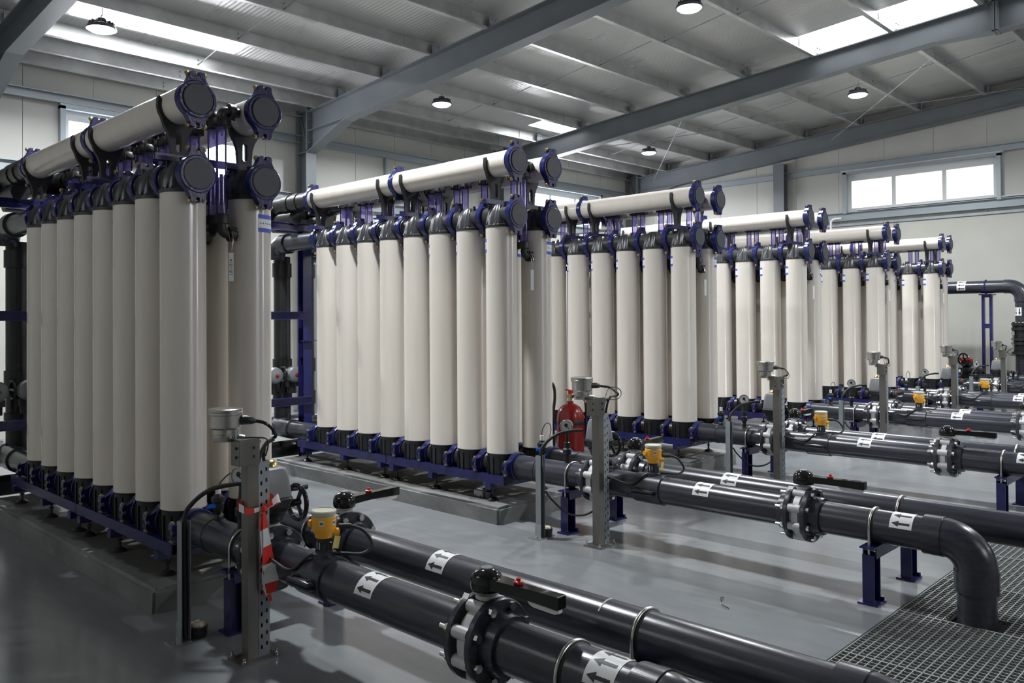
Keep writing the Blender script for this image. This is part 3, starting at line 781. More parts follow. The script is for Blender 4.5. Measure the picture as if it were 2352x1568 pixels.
def rounded_block(hx, hy, z0, z1, tx, ty, rt, name, m):
    """tapered block with rounded corners: bottom half sizes hx, hy; top tx, ty"""
    mb = MB(); n = 6; rings = []
    def loop(ax, ay, r, z):
        o = []
        for cx, cy, s in ((ax-r, ay-r, 0), (-ax+r, ay-r, 1), (-ax+r, -ay+r, 2), (ax-r, -ay+r, 3)):
            for i in range(n+1): a = s*PI/2+PI/2*i/n; o.append((cx+r*math.cos(a), cy+r*math.sin(a), z))
        return o
    lv = [loop(hx, hy, min(hx, hy)*.35, z0), loop(hx*1.0, hy*1.0, min(hx, hy)*.35, z0+.01), loop(tx, ty, min(tx, ty)*.45, z1-rt), loop(tx-rt*.3, ty-rt*.3, min(tx, ty)*.45, z1-rt*.3), loop(tx-rt, ty-rt, min(tx, ty)*.4, z1)]
    m_ = len(lv[0]); vs = [p for l in lv for p in l]
    fs = [tuple(reversed(range(m_))), tuple(range(4*m_, 5*m_))]+[(k*m_+i, k*m_+(i+1) % m_, (k+1)*m_+(i+1) % m_, (k+1)*m_+i) for k in range(4) for i in range(m_)]
    mb.add(vs, fs); return mb.mesh(name, m)
def handwheel():
    mb = MB().tube([(0, .085*math.cos(a), .085*math.sin(a)) for a in [2*PI*i/28 for i in range(28)]], .012, 10, True)
    for i in range(3):
        a = PI/2+.5+2*PI*i/3; mb.box((0, .04*math.cos(a), .04*math.sin(a)), (.010, .085, .020), Matrix.Rotation(a, 3, 'X'))
    mb.cyl((-.05, 0, 0), (.014, 0, 0), .018, n=14)
    return mb.mesh('handwheel', 'black_gloss')
def actuated_valve(x, k):
    t = thing('actuated_valve', 'valve with grey electric actuator and handwheel, %s' % RACK[k], 'valve', (x, VA, ZP), 'actuated valves')
    link('valve_body', cached('wafer', wafer), t); add_bolts(t)
    def base():
        mb = MB().lathe([(.05, .17), (.06, .178), (.062, .195), (.075, .215), (.085, .225)], n=24); return mb.mesh('gearbox', 'black')
    link('gearbox', cached('gb', base), t)
    link('actuator_base', cached('ab', lambda: rounded_block(.055, .05, .195, .29, .088, .082, .01, 'actuator_base', 'black')), t)
    link('actuator_housing', cached('ah', lambda: rounded_block(.080, .072, .29, .435, .068, .062, .028, 'actuator_housing', 'grey_housing')), t)
    link('position_dome', cached('pd', lambda: MB().lathe([(.034, .462), (.034, .468), (.028, .486), (.014, .496), (0, .498)], n=18).mesh('position_dome', 'brass')), t, (0, 0, -.03))
    w_ = link('handwheel', cached('hwm', handwheel), t, (.155, .015, .235))
    link('crank_handle', cached('ch', lambda: MB().tube([(.0, .06, .055), (.03, .06, .055), (.095, .06, .055)], [.009, .012, .013], 12).mesh('crank_handle', 'black')), w_)
    return t
# --- U-bolt and blue pipe support
def ubolt():
    r = RP+.007; return MB().tube([(r, 0, -.15), (r, 0, -.02)]+[(r*math.cos(a), 0, r*math.sin(a)) for a in [PI*i/20 for i in range(21)]]+[(-r, 0, -.02), (-r, 0, -.15)], .007, 10).mesh('u_bolt', 'steel')
def rubber():
    mb = MB(); ring(mb, -.016, .016, RP+.0035, 32); return mb.mesh('rubber_band', 'black_matte')
def leg():
    mb = MB(); H_ = ZP-RP-.006
    mb.box((0, .028, (H_-.05)/2+.006), (.09, .008, H_-.05)); 
    for s in (-1, 1): mb.box((s*.043, 0, (H_-.05)/2+.006), (.008, .06, H_-.05))
    mb.box((0, 0, .005), (.13, .105, .010))
    for sx in (-.054, .054): mb.cyl((sx, -.036, .01), (sx, -.036, .03), .011, n=6)
    return mb.mesh('leg', 'blue', False)
def support(x0, y, label, xl=-.065, xr=.52):
    t = thing('pipe_support', label, 'pipe support', (x0, y, 0), 'blue pipe supports'); H_ = ZP-RP-.004
    for xx in (xl, xr): link('leg', cached('leg', leg), t, (xx, 0, 0))
    def beam():
        mb = MB().box(((xl+xr)/2, 0, H_-.004), (xr-xl+.14, .075, .008))
        for s in (-1, 1): mb.box(((xl+xr)/2, s*.033, H_-.035), (xr-xl+.05, .007, .06))
        return mb.mesh('beam', 'blue', False)
    link('beam', cached('beam%.2f%.2f' % (xl, xr), beam), t)
    for xx in (0, G):
        u = link('u_bolt', cached('ubolt', ubolt), t, (xx, 0, ZP)); link('rubber_band', cached('rub', rubber), u)
    return t
# --- instruments
def flow_sensor(x, k):
    t = thing('flow_sensor', 'yellow flow transmitter on the near pipe, %s' % RACK[k], 'sensor', (x, -1.40, ZP), 'yellow flow transmitters')
    def sad():
        mb = MB(); ring(mb, -.095, .115, RP+.010, 36)
        for s in (-1, 1): mb.box((s*(RP+.022), .01, 0), (.05, .17, .022), ch=.005); mb.box((s*(RP+.022), .01, -.02), (.05, .17, .014), ch=.004)
        mb.lathe([(.055, .085), (.055, .108), (.040, .112), (.040, .12)], n=20)
        for s in (-1, 1):
            for y in (-.05, .07): mb.cyl((s*(RP+.026), y, -.035), (s*(RP+.026), y, .02), .009, n=6)
        return mb.mesh('saddle_clamp', 'pvc')
    link('saddle_clamp', cached('fsad', sad), t)
    link('adapter', cached('fad', lambda: MB().cyl((0, 0, .112), (0, 0, .172), .033, n=8).box((0, 0, .135), (.058, .058, .045), ch=.006).mesh('adapter', 'black')), t)
    link('adapter_label', cached('fal', lambda: MB().box((-.0295, -.0, .14), (.001, .022, .03)).mesh('adapter_label', 'white_label', False)), t)
    link('collar', cached('fcl', lambda: MB().lathe([(.030, .17), (.033, .172), (.033, .20), (.028, .203)], n=18).mesh('collar', 'grey_housing')), t)
    def hs():
        mb = MB().lathe([(.026, .198), (.034, .203), (.036, .215), (.047, .235), (.049, .245), (.049, .285), (.047, .287)], n=30)
        mb.cyl((.03, -.02, .222), (.052, -.034, .218), .0165, n=14); mb.cyl((-.03, .02, .262), (-.054, .027, .262), .014, n=12); return mb.mesh('housing', 'yellow')
    link('housing', cached('fhs', hs), t, (0, 0, -.052)).scale = (1.12, 1.12, 1.12)
    link('lid', cached('flid', lambda: MB().lathe([(.047, .287), (.043, .289), (.043, .293), (.049, .294), (.050, .307), (.047, .311), (.043, .312), (.041, .309), (0, .309)], n=30).mesh('lid', 'lid_cream')), t, (0, 0, -.052)).scale = (1.12, 1.12, 1.12)
    def lb():
        mb = MB(); r = .0496
        for a0 in (3.75, 4.9):
            mb.cur = 0; vs = []
            for i in range(5):
                a = a0+i*.1; vs += [(r*math.cos(a), r*math.sin(a), .256), (r*math.cos(a), r*math.sin(a), .276)]
            mb.add(vs, [(2*i, 2*i+2, 2*i+3, 2*i+1) for i in range(4)])
            mb.cur = 1; r2 = .0499
            for j in range(3):
                a = a0+.05+j*.11; mb.add([(r2*math.cos(a), r2*math.sin(a), .260), (r2*math.cos(a+.07), r2*math.sin(a+.07), .260), (r2*math.cos(a+.07), r2*math.sin(a+.07), .271), (r2*math.cos(a), r2*math.sin(a), .271)], [(0, 1, 2, 3)])
        return mb.mesh('rating_label', ['white_label', 'ink'])
    link('rating_label', cached('flb', lb), t, (0, 0, -.052)).scale = (1.12, 1.12, 1.12)
    link('hang_tag', cached('ftg', lambda: MB().box((.036, -.045, .165), (.032, .002, .055), Matrix.Rotation(.25, 3, 'Y')).mesh('hang_tag', 'tag_yellow', False)), t, (0, 0, -.012))
    def cb():
        return MB().tube(smooth_path([(.06, -.04, .219), (.10, -.066, .217), (.15, -.10, .19), (.17, -.13, .13), (.12, -.12, .10), (.04, -.07, .108), (-.05, .02, .102), (-.108, .10, .03), (-.12, .22, .045), (-.105, .32, .055)], 6), .0075, 8).tube([(.055, -.037, .219), (.10, -.066, .217)], .013, 10).mesh('cable', 'black_matte')
    link('cable', cached('fcb', cb), t)
def gauge(x, k):
    t = thing('pressure_gauge', 'round steel pressure gauge on black valve, %s' % RACK[k], 'gauge', (x+.0, -.655, ZP), 'pressure gauges')
    link('needle_valve', cached('gv', lambda: MB().lathe([(.016, .08), (.019, .10), (.019, .14), (.030, .15), (.032, .185), (.024, .195), (.024, .235), (.014, .24), (.010, .31)], n=18).mesh('needle_valve', 'black')), t)
    link('tap', cached('gt', lambda: MB().cyl((-.03, 0, .165), (.055, 0, .165), .009, n=8).mesh('tap', 'blue_tap')), t)
    g_ = link('gauge_case', cached('gc', lambda: MB().lathe([(0, .03), (.058, .03), (.060, .024), (.060, -.018), (.064, -.02), (.064, -.032), (.058, -.034), (.056, -.026), (0, -.026)], o=(0, 0, .335), ax=(0, 1, 0), n=32).cyl((0, 0, .27), (0, 0, .285), .012, n=6).mesh('gauge_case', 'dark_steel')), t, (0, 0, .107), (0, 0, -1.15)); g_.scale = (.74, .74, .74)
    link('dial', cached('gd', lambda: MB().lathe([(0, -.0265), (.055, -.0265), (.055, -.0255), (0, -.0255)], o=(0, 0, .335), ax=(0, 1, 0), n=28).mesh('dial', 'grey_dial')), g_)
    link('needle', cached('gn', lambda: MB().cyl((0, -.027, .345), (0, -.029, .345), .018, n=16).box((.012, -.028, .323), (.05, .002, .007), Matrix.Rotation(.6, 3, 'Y')).mesh('needle', 'ink')), g_)
def sample_valve(x, k):
    t = thing('sampling_valve', 'small black sampling valve with blue tap, %s' % RACK[k], 'valve', (x, -.41, ZP), 'sampling valves')
    link('valve_body', cached('svb', lambda: MB().lathe([(.014, .08), (.022, .09), (.022, .105), (.016, .115), (.024, .13), (.030, .145), (.030, .175), (.026, .18), (.036, .185), (.036, .205), (.024, .212), (.020, .225), (0, .225)], n=18).mesh('valve_body', 'black')), t)
    link('tap', cached('svt', lambda: MB().box((-.045, -.01, .165), (.055, .018, .026), ch=.006).cyl((-.02, 0, .165), (.02, 0, .165), .012, n=10).mesh('tap', 'blue_tap')), t)
    link('tip', cached('svw', lambda: MB().cyl((0, 0, .222), (0, 0, .262), .0145, n=14).mesh('tip', 'white')), t)
    def wire(): return MB().tube(smooth_path([(0, 0, .25), (.012, .004, .30), (.045, .0, .345), (.075, -.012, .345), (.085, -.02, .30), (.05, -.03, .24), (.03, -.02, .20)], 6) if True else [], .0035, 6).mesh('cable', 'black_matte')
    def wire1(): return MB().tube(smooth_path([(0, 0, .25), (.012, -.012, .29), (.05, -.05, .335), (.075, -.12, .345), (.06, -.20, .34)], 6), .0035, 6).mesh('cable', 'black_matte')
    link('cable', cached('svc%d' % (k == 0), wire1 if k == 0 else wire), t)
def conduit(x0, k):
    t = thing('cable_conduit', 'galvanized cable channel with foam filled base, %s' % RACK[k], 'cable channel', (x0-.305, -.66, 0), 'cable channels')
    def chan():
        mb = MB().box((-.022, .0, .295), (.004, .046, .57)); mb.box((0, .022, .295), (.046, .003, .57)); mb.box((.022, .0, .295), (.004, .046, .57))
        return mb.mesh('channel', 'galv_dull', False)
    link('channel', cached('cch', chan), t)
    link('foot_bracket', cached('cfb', lambda: MB().box((-.03, .0, .004), (.10, .09, .008)).box((-.027, -.0, .05), (.004, .05, .09)).cyl((-.06, -.02, .006), (-.06, -.02, .022), .01, n=6).mesh('foot_bracket', 'galv')), t)
    link('base_cup', cached('ccp', lambda: MB().lathe([(.040, 0), (.048, .002), (.052, .05), (.046, .055), (.040, .045)], o=(.075, .02, 0), n=20).mesh('base_cup', 'black')), t)
    def fm():
        mb = MB(); rnd = random.Random(3)
        for a in range(7): mb.lathe([(0, -.012), (.016, -.006), (.019, .004), (.012, .014), (0, .016)], o=(.075+.026*math.cos(a), .02+.026*math.sin(a), .05+rnd.uniform(-.004, .01)), n=8)
        mb.lathe([(0, .062), (.03, .055), (.044, .045), (.03, .03), (0, .03)], o=(.075, .02, 0), n=16)
        return mb.mesh('foam', 'foam')
    link('foam', cached('cfm', fm), t)
    link('cable', cached('ccb', lambda: MB().tube(smooth_path([(.0, -.004, .02), (0, -.004, .3), (.002, -.004, .58), (.03, -.02, .66), (.10, -.07, .725), (.19, -.14, .75), (.245, -.19, .752)], 7), .0115, 10).mesh('cable', 'black_matte')), t)
    if k: link('loop_cable', cached('clc', lambda: MB().tube(smooth_path([(.02, -.03, .33), (.06, -.05, .27), (.14, -.13, .17), (.22, -.22, .16), (.28, -.30, .22), (.27, -.30, .27)], 7), .007, 8).mesh('loop_cable', 'black_matte')), t)
def stand(x0, k):
    nm = 'square steel instrument stand tied with barrier tape, at the first rack' if k == 0 else 'square steel stand with slotted strip, %s' % RACK[k]
    t = thing('instrument_stand', nm, 'stand', (x0-.187, -1.08, 0), 'instrument stands')
    def post():
        mb = MB(); H_ = 1.0
        mb.box((0, 0, H_/2), (.052, .06, H_)); return mb.mesh('post', 'post_steel', False)
    link('post', cached('post', post), t)
    def slots():
        W_, H_ = .054, .90; holes = []
        for c in (-.013, .013):
            for i in range(17):
                z = .05+i*.05+(.012 if c > 0 else 0); holes.append([(c-.0045, z-.009), (c+.0045, z-.009), (c+.0045, z+.009), (c-.0045, z+.009)])
        mb = MB().prism([(-W_/2, 0), (W_/2, 0), (W_/2, H_), (-W_/2, H_)], -.0015, .0015, lambda u, v, a: (.056+u, -.028+a, v), holes)
        mb.box((.0825, -.012, H_/2), (.003, .035, H_)); mb.box((.0775, .004, H_/2), (.012, .003, H_)); mb.box((.0295, -.012, H_/2), (.003, .035, H_))
        return mb.mesh('slotted_strip', 'galv_dull', False)
    link('slotted_strip', cached('slots', slots), t)
    link('strip_backing', cached('sback', lambda: MB().box((.056, .006, .45), (.04, .004, .89)).mesh('strip_backing', 'black_matte', False)), t)
    link('base_plate', cached('sbp', lambda: MB().box((.02, 0, .004), (.19, .14, .008)).mesh('base_plate', 'post_steel', False)), t)
    for bx in (-.06, .10):
        for by in (-.055, .055): link('anchor_bolt', cached('sab', lambda: MB().cyl((0, 0, .008), (0, 0, .02), .011, n=6).cyl((0, 0, .02), (0, 0, .035), .006, n=8).mesh('anchor_bolt', 'steel')), t, (bx, by, 0))
    def br():
        mb = MB().box((-.02, -.037, .95), (.10, .004, .12)); mb.box((-.02, -.0, .995), (.11, .085, .008)); mb.box((-.07, 0, .95), (.004, .075, .12))
        for z in (.93, .97): mb.cyl((.005, -.036, z), (.005, -.048, z), .007, n=6); mb.cyl((-.068, -.01, z), (-.08, -.01, z), .007, n=6)
        return mb.mesh('bracket', 'post_steel', False)
    link('bracket', cached('sbr', br), t)
    link('loose_cable', cached('slc', lambda: MB().tube(smooth_path([(.03, -.02, .88), (.05, -.01, .93), (.09, .005, .975), (.13, .01, .99)], 6), .010, 8).mesh('loose_cable', 'black_matte')), t)
    # transmitter carried by the bracket
    t2 = thing('pressure_transmitter', 'round steel pressure transmitter on the stand of the %s' % RACK[k], 'transmitter', (x0-.268, -1.01, 1.0), 'pressure transmitters')
    link('body', cached('tbd', lambda: MB().lathe([(.0, .055), (.062, .055), (.068, .062), (.068, .118), (.072, .12)], n=32).mesh('body', 'dark_steel')), t2)
    link('lid', cached('tld', lambda: MB().lathe([(.072, .118), (.076, .121), (.076, .132), (.074, .134), (.076, .136), (.076, .145), (.070, .148), (.062, .146), (0, .146)], n=36).mesh('lid', 'dark_steel')), t2)
    link('sensor_can', cached('tsc', lambda: MB().lathe([(0, -.002), (.043, -.002), (.045, .002), (.045, .03), (.047, .032), (.047, .056), (0, .056)], o=(-.012, 0, 0), n=24).cyl((.03, -.02, -.025), (.03, -.02, .055), .017, n=12).mesh('sensor_can', 'dark_steel')), t2)
    link('side_fitting', cached('tsf', lambda: MB().cyl((.03, -.02, .02), (.07, -.045, .012), .010, n=8).box((.05, .0, .04), (.03, .04, .04)).mesh('side_fitting', 'galv')), t2)
    link('cable_gland', cached('tcg', lambda: MB().tube([(.05, -.035, .092), (.075, -.048, .092), (.10, -.06, .088), (.115, -.067, .085)], [.022, .022, .018, .010], 14).mesh('cable_gland', 'black')), t2)
    def cab():
        if k == 0: pts = [(.11, -.065, .086), (.15, -.075, .075), (.19, -.07, .05), (.225, -.05, .012), (.235, -.035, -.005), (.21, -.04, -.01), (.17, -.06, -.03), (.15, -.075, -.07), (.148, -.085, -.13)]
        else: pts = [(.11, -.065, .086), (.20, -.085, .07), (.30, -.06, .035), (.36, -.04, .012), (.35, -.03, -.002), (.26, -.05, .0), (.18, -.08, -.04), (.150, -.085, -.12)]
        return MB().tube(smooth_path(pts, 7), .008, 8).mesh('cable', 'black_gloss')
    link('cable', cached('tcb%d' % (k == 0), cab), t2)
    def thin():
        if k == 0: pts = [(.06, -.04, .01), (.12, -.075, .008), (.155, -.09, .0), (.165, -.09, -.03), (.15, -.092, -.08)]
        else: pts = [(.05, -.03, .01), (.16, -.07, -.005), (.30, -.07, -.02), (.41, -.03, .01), (.42, .0, .045), (.32, .0, .06), (.22, -.04, .02), (.15, -.08, -.04)]
        return MB().tube(smooth_path(pts, 8), .0035, 6).mesh('thin_cable', 'black_matte')
    link('thin_cable', cached('ttc%d' % (k == 0), thin), t2)

for k, x0 in enumerate(SX):
    for row in (0, 1):
        pipe_thing(x0+row*G, k, row)
    actuated_valve(x0, k)
    lever_valve(x0, VL, 0, 'near-pipe valve with lever along the pipe, %s' % RACK[k])
    lever_valve(x0+G, VB, PI/2, 'far-pipe valve with lever across the pipe, %s' % RACK[k], False)
    support(x0, -.715, 'blue pipe support beside the actuated valve, %s' % RACK[k])
    support(x0, -2.83, 'blue pipe support beside the lever valve, %s' % RACK[k])
    flow_sensor(x0, k); gauge(x0, k); sample_valve(x0, k); conduit(x0, k); stand(x0, k)

# ================================================================== PIPEWORK BEHIND THE RACKS
def elb(mb, c, r, R, a0, a1, pl, n=10): mb.tube(arc(c, R, a0, a1, n, pl), r, 28)
for k, x0 in enumerate(SX):
    t = thing('rear_manifold', 'black manifold pipes rising behind the %s' % RACK[k], 'pipe', (x0, 0, 0), 'rear manifolds')
    def top():
        mb = MB()
        for xx in (0, G):                                 # headers running on to the collector
            mb.cyl((xx, 2.63, ZH), (xx, 3.45, ZH), .092, n=28)
            for y in (2.88, 3.05): mb.cyl((xx, y, ZH), (xx, y+.10, ZH), .101, n=28)
        mb.cyl((-.10, 3.45, ZH-.03), (.75, 3.45, ZH-.03), .115, n=28)
        mb.cyl((-.02, 3.40, ZH-.19), (.62, 3.40, ZH-.19), .09, n=28)
        for xx in (0, G): mb.cyl((xx, 3.0, ZH-.15), (xx, 3.3, ZH-.15), .075, n=20)
        return mb.mesh('upper_collector', 'black')
    link('upper_collector', cached('rmt', top), t)
    def mid():
        mb = MB().cyl((0, 2.55, ZM), (0, 3.22, ZM), .088, n=28); mb.cyl((0, 3.12, ZM), (0, 3.24, ZM), .106, n=28)
        elb(mb, (.0, 3.24, ZM-.16), .10, .16, PI/2, 0, 'yz'); return mb.mesh('feed_elbow', 'pvc')
    def ver():
        mb = MB().cyl((0, 3.42, .30), (0, 3.42, ZM-.12), .09, n=28)
        for z in (.62, .98, 2.02): mb.cyl((0, 3.42, z), (0, 3.42, z+.15), .104, n=28)
        return mb.mesh('riser_pipe', 'black')
    def bot():
        mb = MB().cyl((0, 2.55, ZP), (0, 3.42, ZP), .088, n=28); mb.cyl((0, 3.05, ZP), (0, 3.26, ZP), .102, n=28); return mb.mesh('lower_branch', 'pvc')
    for xx, xv in ((0, .09), (G, G-.02)):
        link('feed_elbow', cached('rmm', mid), t, (xx, 0, 0)); link('riser_pipe', cached('rmv', ver), t, (xv, 0, 0)); link('lower_branch', cached('rmb', bot), t, (xx, 0, 0))
    link('lower_collector', cached('rmc', lambda: MB().cyl((-.15, 3.46, ZP), (.65, 3.46, ZP), .10, n=28).mesh('lower_collector', 'pvc')), t)
    def low():
        mb = MB().cyl((-.45, 3.30, .17), (.85, 3.30, .17), .085, n=28); mb.cyl((.28, 3.30, .17), (.30, 3.30, .17), .096, n=24); return mb.mesh('drain_pipe', 'black')
    link('drain_pipe', cached('rml', low), t)
    t = thing('rear_pipe_stand', 'blue steel post and beams holding the pipes behind the %s' % RACK[k], 'frame', (x0, 3.11, 0), 'rear pipe frames')
    def post():
        mb = MB()
        mb.box((0, 0, 1.27), (.008, .10, 2.54))
        for s in (-1, 1): mb.box((0, s*.05, 1.27), (.10, .008, 2.54))
        mb.box((0, 0, .006), (.18, .18, .012)); return mb.mesh('post', 'blue', False)
    for xx in (.18, -.58): link('post', cached('rfp', post), t, (xx, 0, 0))
    def beam():
        mb = MB().box((0, 0, 0), (.85, .008, .075))
        for s in (-1, 1): mb.box((0, -.02, s*.037), (.85, .045, .007))
        return mb.mesh('beam', 'blue', False)
    for z in (.70, 1.60, 2.53): link('beam', cached('rfb', beam), t, (-.20, -.06, z))
    link('shelf_bracket', cached('rfs', lambda: MB().box((0, 0, 0), (.26, .05, .008)).cyl((-.06, 0, -.03), (-.06, 0, .02), .008, n=6).cyl((.11, 0, -.03), (.11, 0, .02), .008, n=6).mesh('shelf_bracket', 'blue', False)), t, (.22, -.08, 1.33))
    for j, xx in enumerate((-.115, .125)):
        t = thing('rear_actuator', 'grey actuator with red indicator, %s of two behind the %s' % (('first', 'second')[j], RACK[k]), 'actuator', (x0+xx, 3.27, .965), 'rear actuators')
        link('housing', cached('rah', lambda: MB().lathe([(.0, .06), (.07, .06), (.082, .03), (.088, -.04), (.08, -.075), (.06, -.088), (0, -.09)], ax=(0, 1, 0), n=28).mesh('housing', 'grey_housing')), t)
        link('indicator', cached('rai', lambda: MB().lathe([(.022, -.086), (.020, -.095), (.010, -.101), (0, -.102)], ax=(0, 1, 0), n=18).mesh('indicator', 'indicator_red')), t)
        link('gearbox', cached('rag', lambda: MB().cyl((0, .02, -.20), (0, .02, -.05), .055, n=16).box((0, .02, -.1), (.13, .10, .06)).mesh('gearbox', 'black')), t)
        link('handwheel', cached('raw', lambda: MB().tube([(0, .075*math.cos(a), .075*math.sin(a)) for a in [2*PI*i/20 for i in range(20)]], .010, 8, True).box((0, 0, 0), (.012, .15, .018)).cyl((0, 0, 0), (.05, 0, 0), .014, n=10).mesh('handwheel', 'black')), t, (-.115, 0, .01))

# ================================================================== PIPE, SUPPORT AND VALVES BY THE GABLE WALL
t = thing('gable_pipe', 'thick dark pipe with arrow label turning down beside the gable wall', 'pipe', (14.5, 0, 2.06))
link('pipe_section', MB().lathe([(.112, -.80), (.112, 3.2)], ax=(0, 1, 0), n=32).mesh('pipe_section', 'pvc'), t)
mb = MB(); mb.tube([(0, -.74, 0), (0, -.80, 0)]+[(0, -.80-.21*math.sin(a), -.21+.21*math.cos(a)) for a in [PI/20*i for i in range(1, 11)]]+[(0, -1.01, -.27)], .122, 28)
link('elbow', mb.mesh('elbow', 'pvc'), t)
link('drop_pipe', MB().cyl((0, -1.01, -.25), (0, -1.01, -.62), .112, n=28).mesh('drop_pipe', 'pvc'), t)
def lab2():
    me = arrow_label(5); me2 = me.copy(); me2.transform(Matrix.Scale(.1135/.0912, 4)); return me2
link('arrow_label', lab2(), t, (0, -.09, 0), (0, -.75, 0)); link('arrow_label', lab2(), t, (0, -1.01, -.44), (-PI/2, 0, .35))
t = thing('pipe_stand', 'tall pair of blue posts clamping the thick pipe by the gable wall', 'pipe support', (14.5, -.46, 0))
for yy in (.045, -.075): link('post', MB().box((0, 0, .96), (.06, .045, 1.92)).mesh('post', 'blue', False), t, (0, yy, 0))
link('clamp_band', MB().tube([(.122*math.cos(a), 0, 2.06+.122*math.sin(a)) for a in [2*PI*i/28 for i in range(28)]], .012, 8, True).mesh('clamp_band', 'blue'), t)
link('saddle_plate', MB().box((0, -.02, 1.925), (.30, .20, .02)).box((0, -.02, 1.90), (.10, .16, .05)).mesh('saddle_plate', 'blue', False), t)
link('tie_plate', MB().box((-.03, -.015, 1.37), (.01, .11, .08)).mesh('tie_plate', 'blue', False), t)
link('base_plate', MB().box((0, -.015, .006), (.22, .26, .012)).mesh('base_plate', 'blue', False), t)
t = thing('control_valve', 'tall black control valve with bolted flanges hanging under the thick pipe at the right edge', 'valve', (14.5, -1.01, 0))
mb = MB()
for z in (1.38, 1.30, 1.12, 1.05, .88): mb.cyl((0, 0, z), (0, 0, z+.045), .17, n=24)
mb.lathe([(.11, .86), (.14, .93), (.13, 1.05), (.12, 1.12), (.14, 1.25), (.12, 1.4)], n=24)
for i in range(8):
    a = 2*PI*i/8
    for z in (1.27, 1.02): mb.cyl((.145*math.cos(a), .145*math.sin(a), z), (.145*math.cos(a), .145*math.sin(a), z+.17), .013, n=6)
link('valve_body', mb.mesh('valve_body', 'black'), t)
link('lower_pipe', MB().cyl((0, 0, .05), (0, 0, .88), .112, n=24).cyl((0, 0, 0), (0, 0, .06), .15, n=24).mesh('lower_pipe', 'pvc'), t)
link('air_fitting', MB().cyl((-.12, .12, 1.02), (-.12, .12, 1.22), .012, n=8).box((-.12, .12, 1.25), (.05, .05, .06)).cyl((-.12, .12, 1.05), (0, 0, 1.05), .018, n=8).mesh('air_fitting', 'galv'), t)
link('wire', MB().tube(smooth_path([(-.12, .12, 1.0), (-.16, .2, .92), (-.10, .12, .86), (0, .0, .88)], 6), .006, 6).mesh('wire', 'black'), t)
t = thing('spoked_valve', 'black valve with a large spoked handwheel and red hub near the gable wall', 'valve', (14.0, -.22, 0))
mb = MB().tube([(0, .105*math.cos(a), .105*math.sin(a)) for a in [2*PI*i/28 for i in range(28)]], .014, 8, True)
for i in range(5): a = 2*PI*i/5+.3; mb.box((0, .05*math.cos(a), .05*math.sin(a)), (.012, .10, .018), Matrix.Rotation(a, 3, 'X'))
mb.cyl((-.01, 0, 0), (.03, 0, 0), .03, n=14)
w_ = link('handwheel', mb.mesh('handwheel', 'black_gloss'), t, (0, 0, .79), (0, 0, -.5))
link('hub', MB().cyl((-.07, -.01, 0), (-.01, 0, 0), .02, n=12).cyl((-.02, -.09, .0), (-.02, -.19, 0), .025, n=10).mesh('hub', 'red'), w_)
mb = MB().cyl((.02, 0, .79), (.14, .0, .76), .03, n=12).box((.14, -.02, .72), (.16, .16, .14), ch=.03).cyl((.14, 0, .25), (.14, 0, .70), .06, n=16).cyl((.14, 0, .45), (.14, 0, .52), .13, n=20).cyl((.14, 0, .57), (.14, 0, .64), .13, n=20)
mb.cyl((.14, 0, 0), (.14, 0, .26), .10, n=20)
link('valve_body', mb.mesh('valve_body', 'black'), t)
t = thing('dial_gauge', 'small dark round gauge beside the spoked handwheel', 'gauge', (13.9, -.46, 0))
link('gauge_case', MB().cyl((0, -.02, .77), (0, .02, .77), .062, n=24).mesh('gauge_case', 'galv_dull'), t, (0, 0, 0), (0, 0, 0))
mb = MB().cyl((0, 0, .0), (0, 0, .72), .02, n=10).lathe([(.09, .56), (.10, .58), (.10, .62), (.06, .65), (.03, .66)], n=18).cyl((0, -.12, .60), (0, .12, .60), .05, n=14).cyl((0, 0, 0), (0, 0, .03), .08, n=16)
link('stem', mb.mesh('stem', 'black'), t)
t = thing('flanged_pipe', 'dark flanged pipe running low along the gable wall', 'pipe', (14.35, 0, .45))
link('pipe_section', MB().cyl((0, -4.2, 0), (0, 1.2, 0), .09, n=24).mesh('pipe_section', 'pvc'), t)
for y in (-.9, -.97, -1.5, -1.57, -2.3): link('flange', cached('wfl', lambda: MB().cyl((0, 0, 0), (0, .035, 0), .15, n=24).mesh('flange', 'pvc')), t, (0, y, 0))
for y in (-1.9, .6): link('saddle_foot', cached('wsf', lambda: MB().box((0, 0, -.27), (.08, .08, .36)).box((0, 0, -.445), (.2, .2, .01)).mesh('saddle_foot', 'blue', False)), t, (0, y, 0))
# beige conduit bend hanging from the girt
o = link('conduit_bend', MB().tube([(15.37, 2.62, 3.33), (15.37, 2.62, 3.52)]+[(15.37, 2.62-.09+.09*math.cos(a), 3.52+.09*math.sin(a)) for a in (.4, .8, 1.2, 1.57)]+[(15.37, 2.40, 3.61)], .022, 10).mesh('conduit_bend', 'white'))
tag(o, 'short pale conduit bend fixed under the gable girt', 'conduit')

# ================================================================== SINGLE THINGS
# red wheeled extinguisher between the second and third racks
t = thing('fire_extinguisher', 'large red wheeled fire extinguisher between the second and third racks', 'extinguisher', (4.02, .46, 0))
link('cylinder', MB().lathe([(0, .10), (.10, .11), (.130, .15), (.130, .60), (.122, .66), (.095, .71), (.05, .738), (.03, .745), (.03, .765), (0, .765)], n=36).mesh('cylinder', 'red_ext'), t)
link('strap', MB().lathe([(.131, .545), (.133, .55), (.133, .585), (.131, .59)], n=36).mesh('strap', 'black'), t)
mb = MB().cyl((0, 0, .76), (0, 0, .83), .018, n=12).box((0, 0, .81), (.05, .04, .03)); link('valve', mb.mesh('valve', 'brass'), t)
link('squeeze_handle', MB().box((-.02, .0, .868), (.085, .018, .014), Matrix.Rotation(.25, 3, 'Y')).box((-.0, .0, .85), (.03, .02, .04)).box((.03, 0, .85), (.02, .018, .03)).mesh('squeeze_handle', 'red'), t)
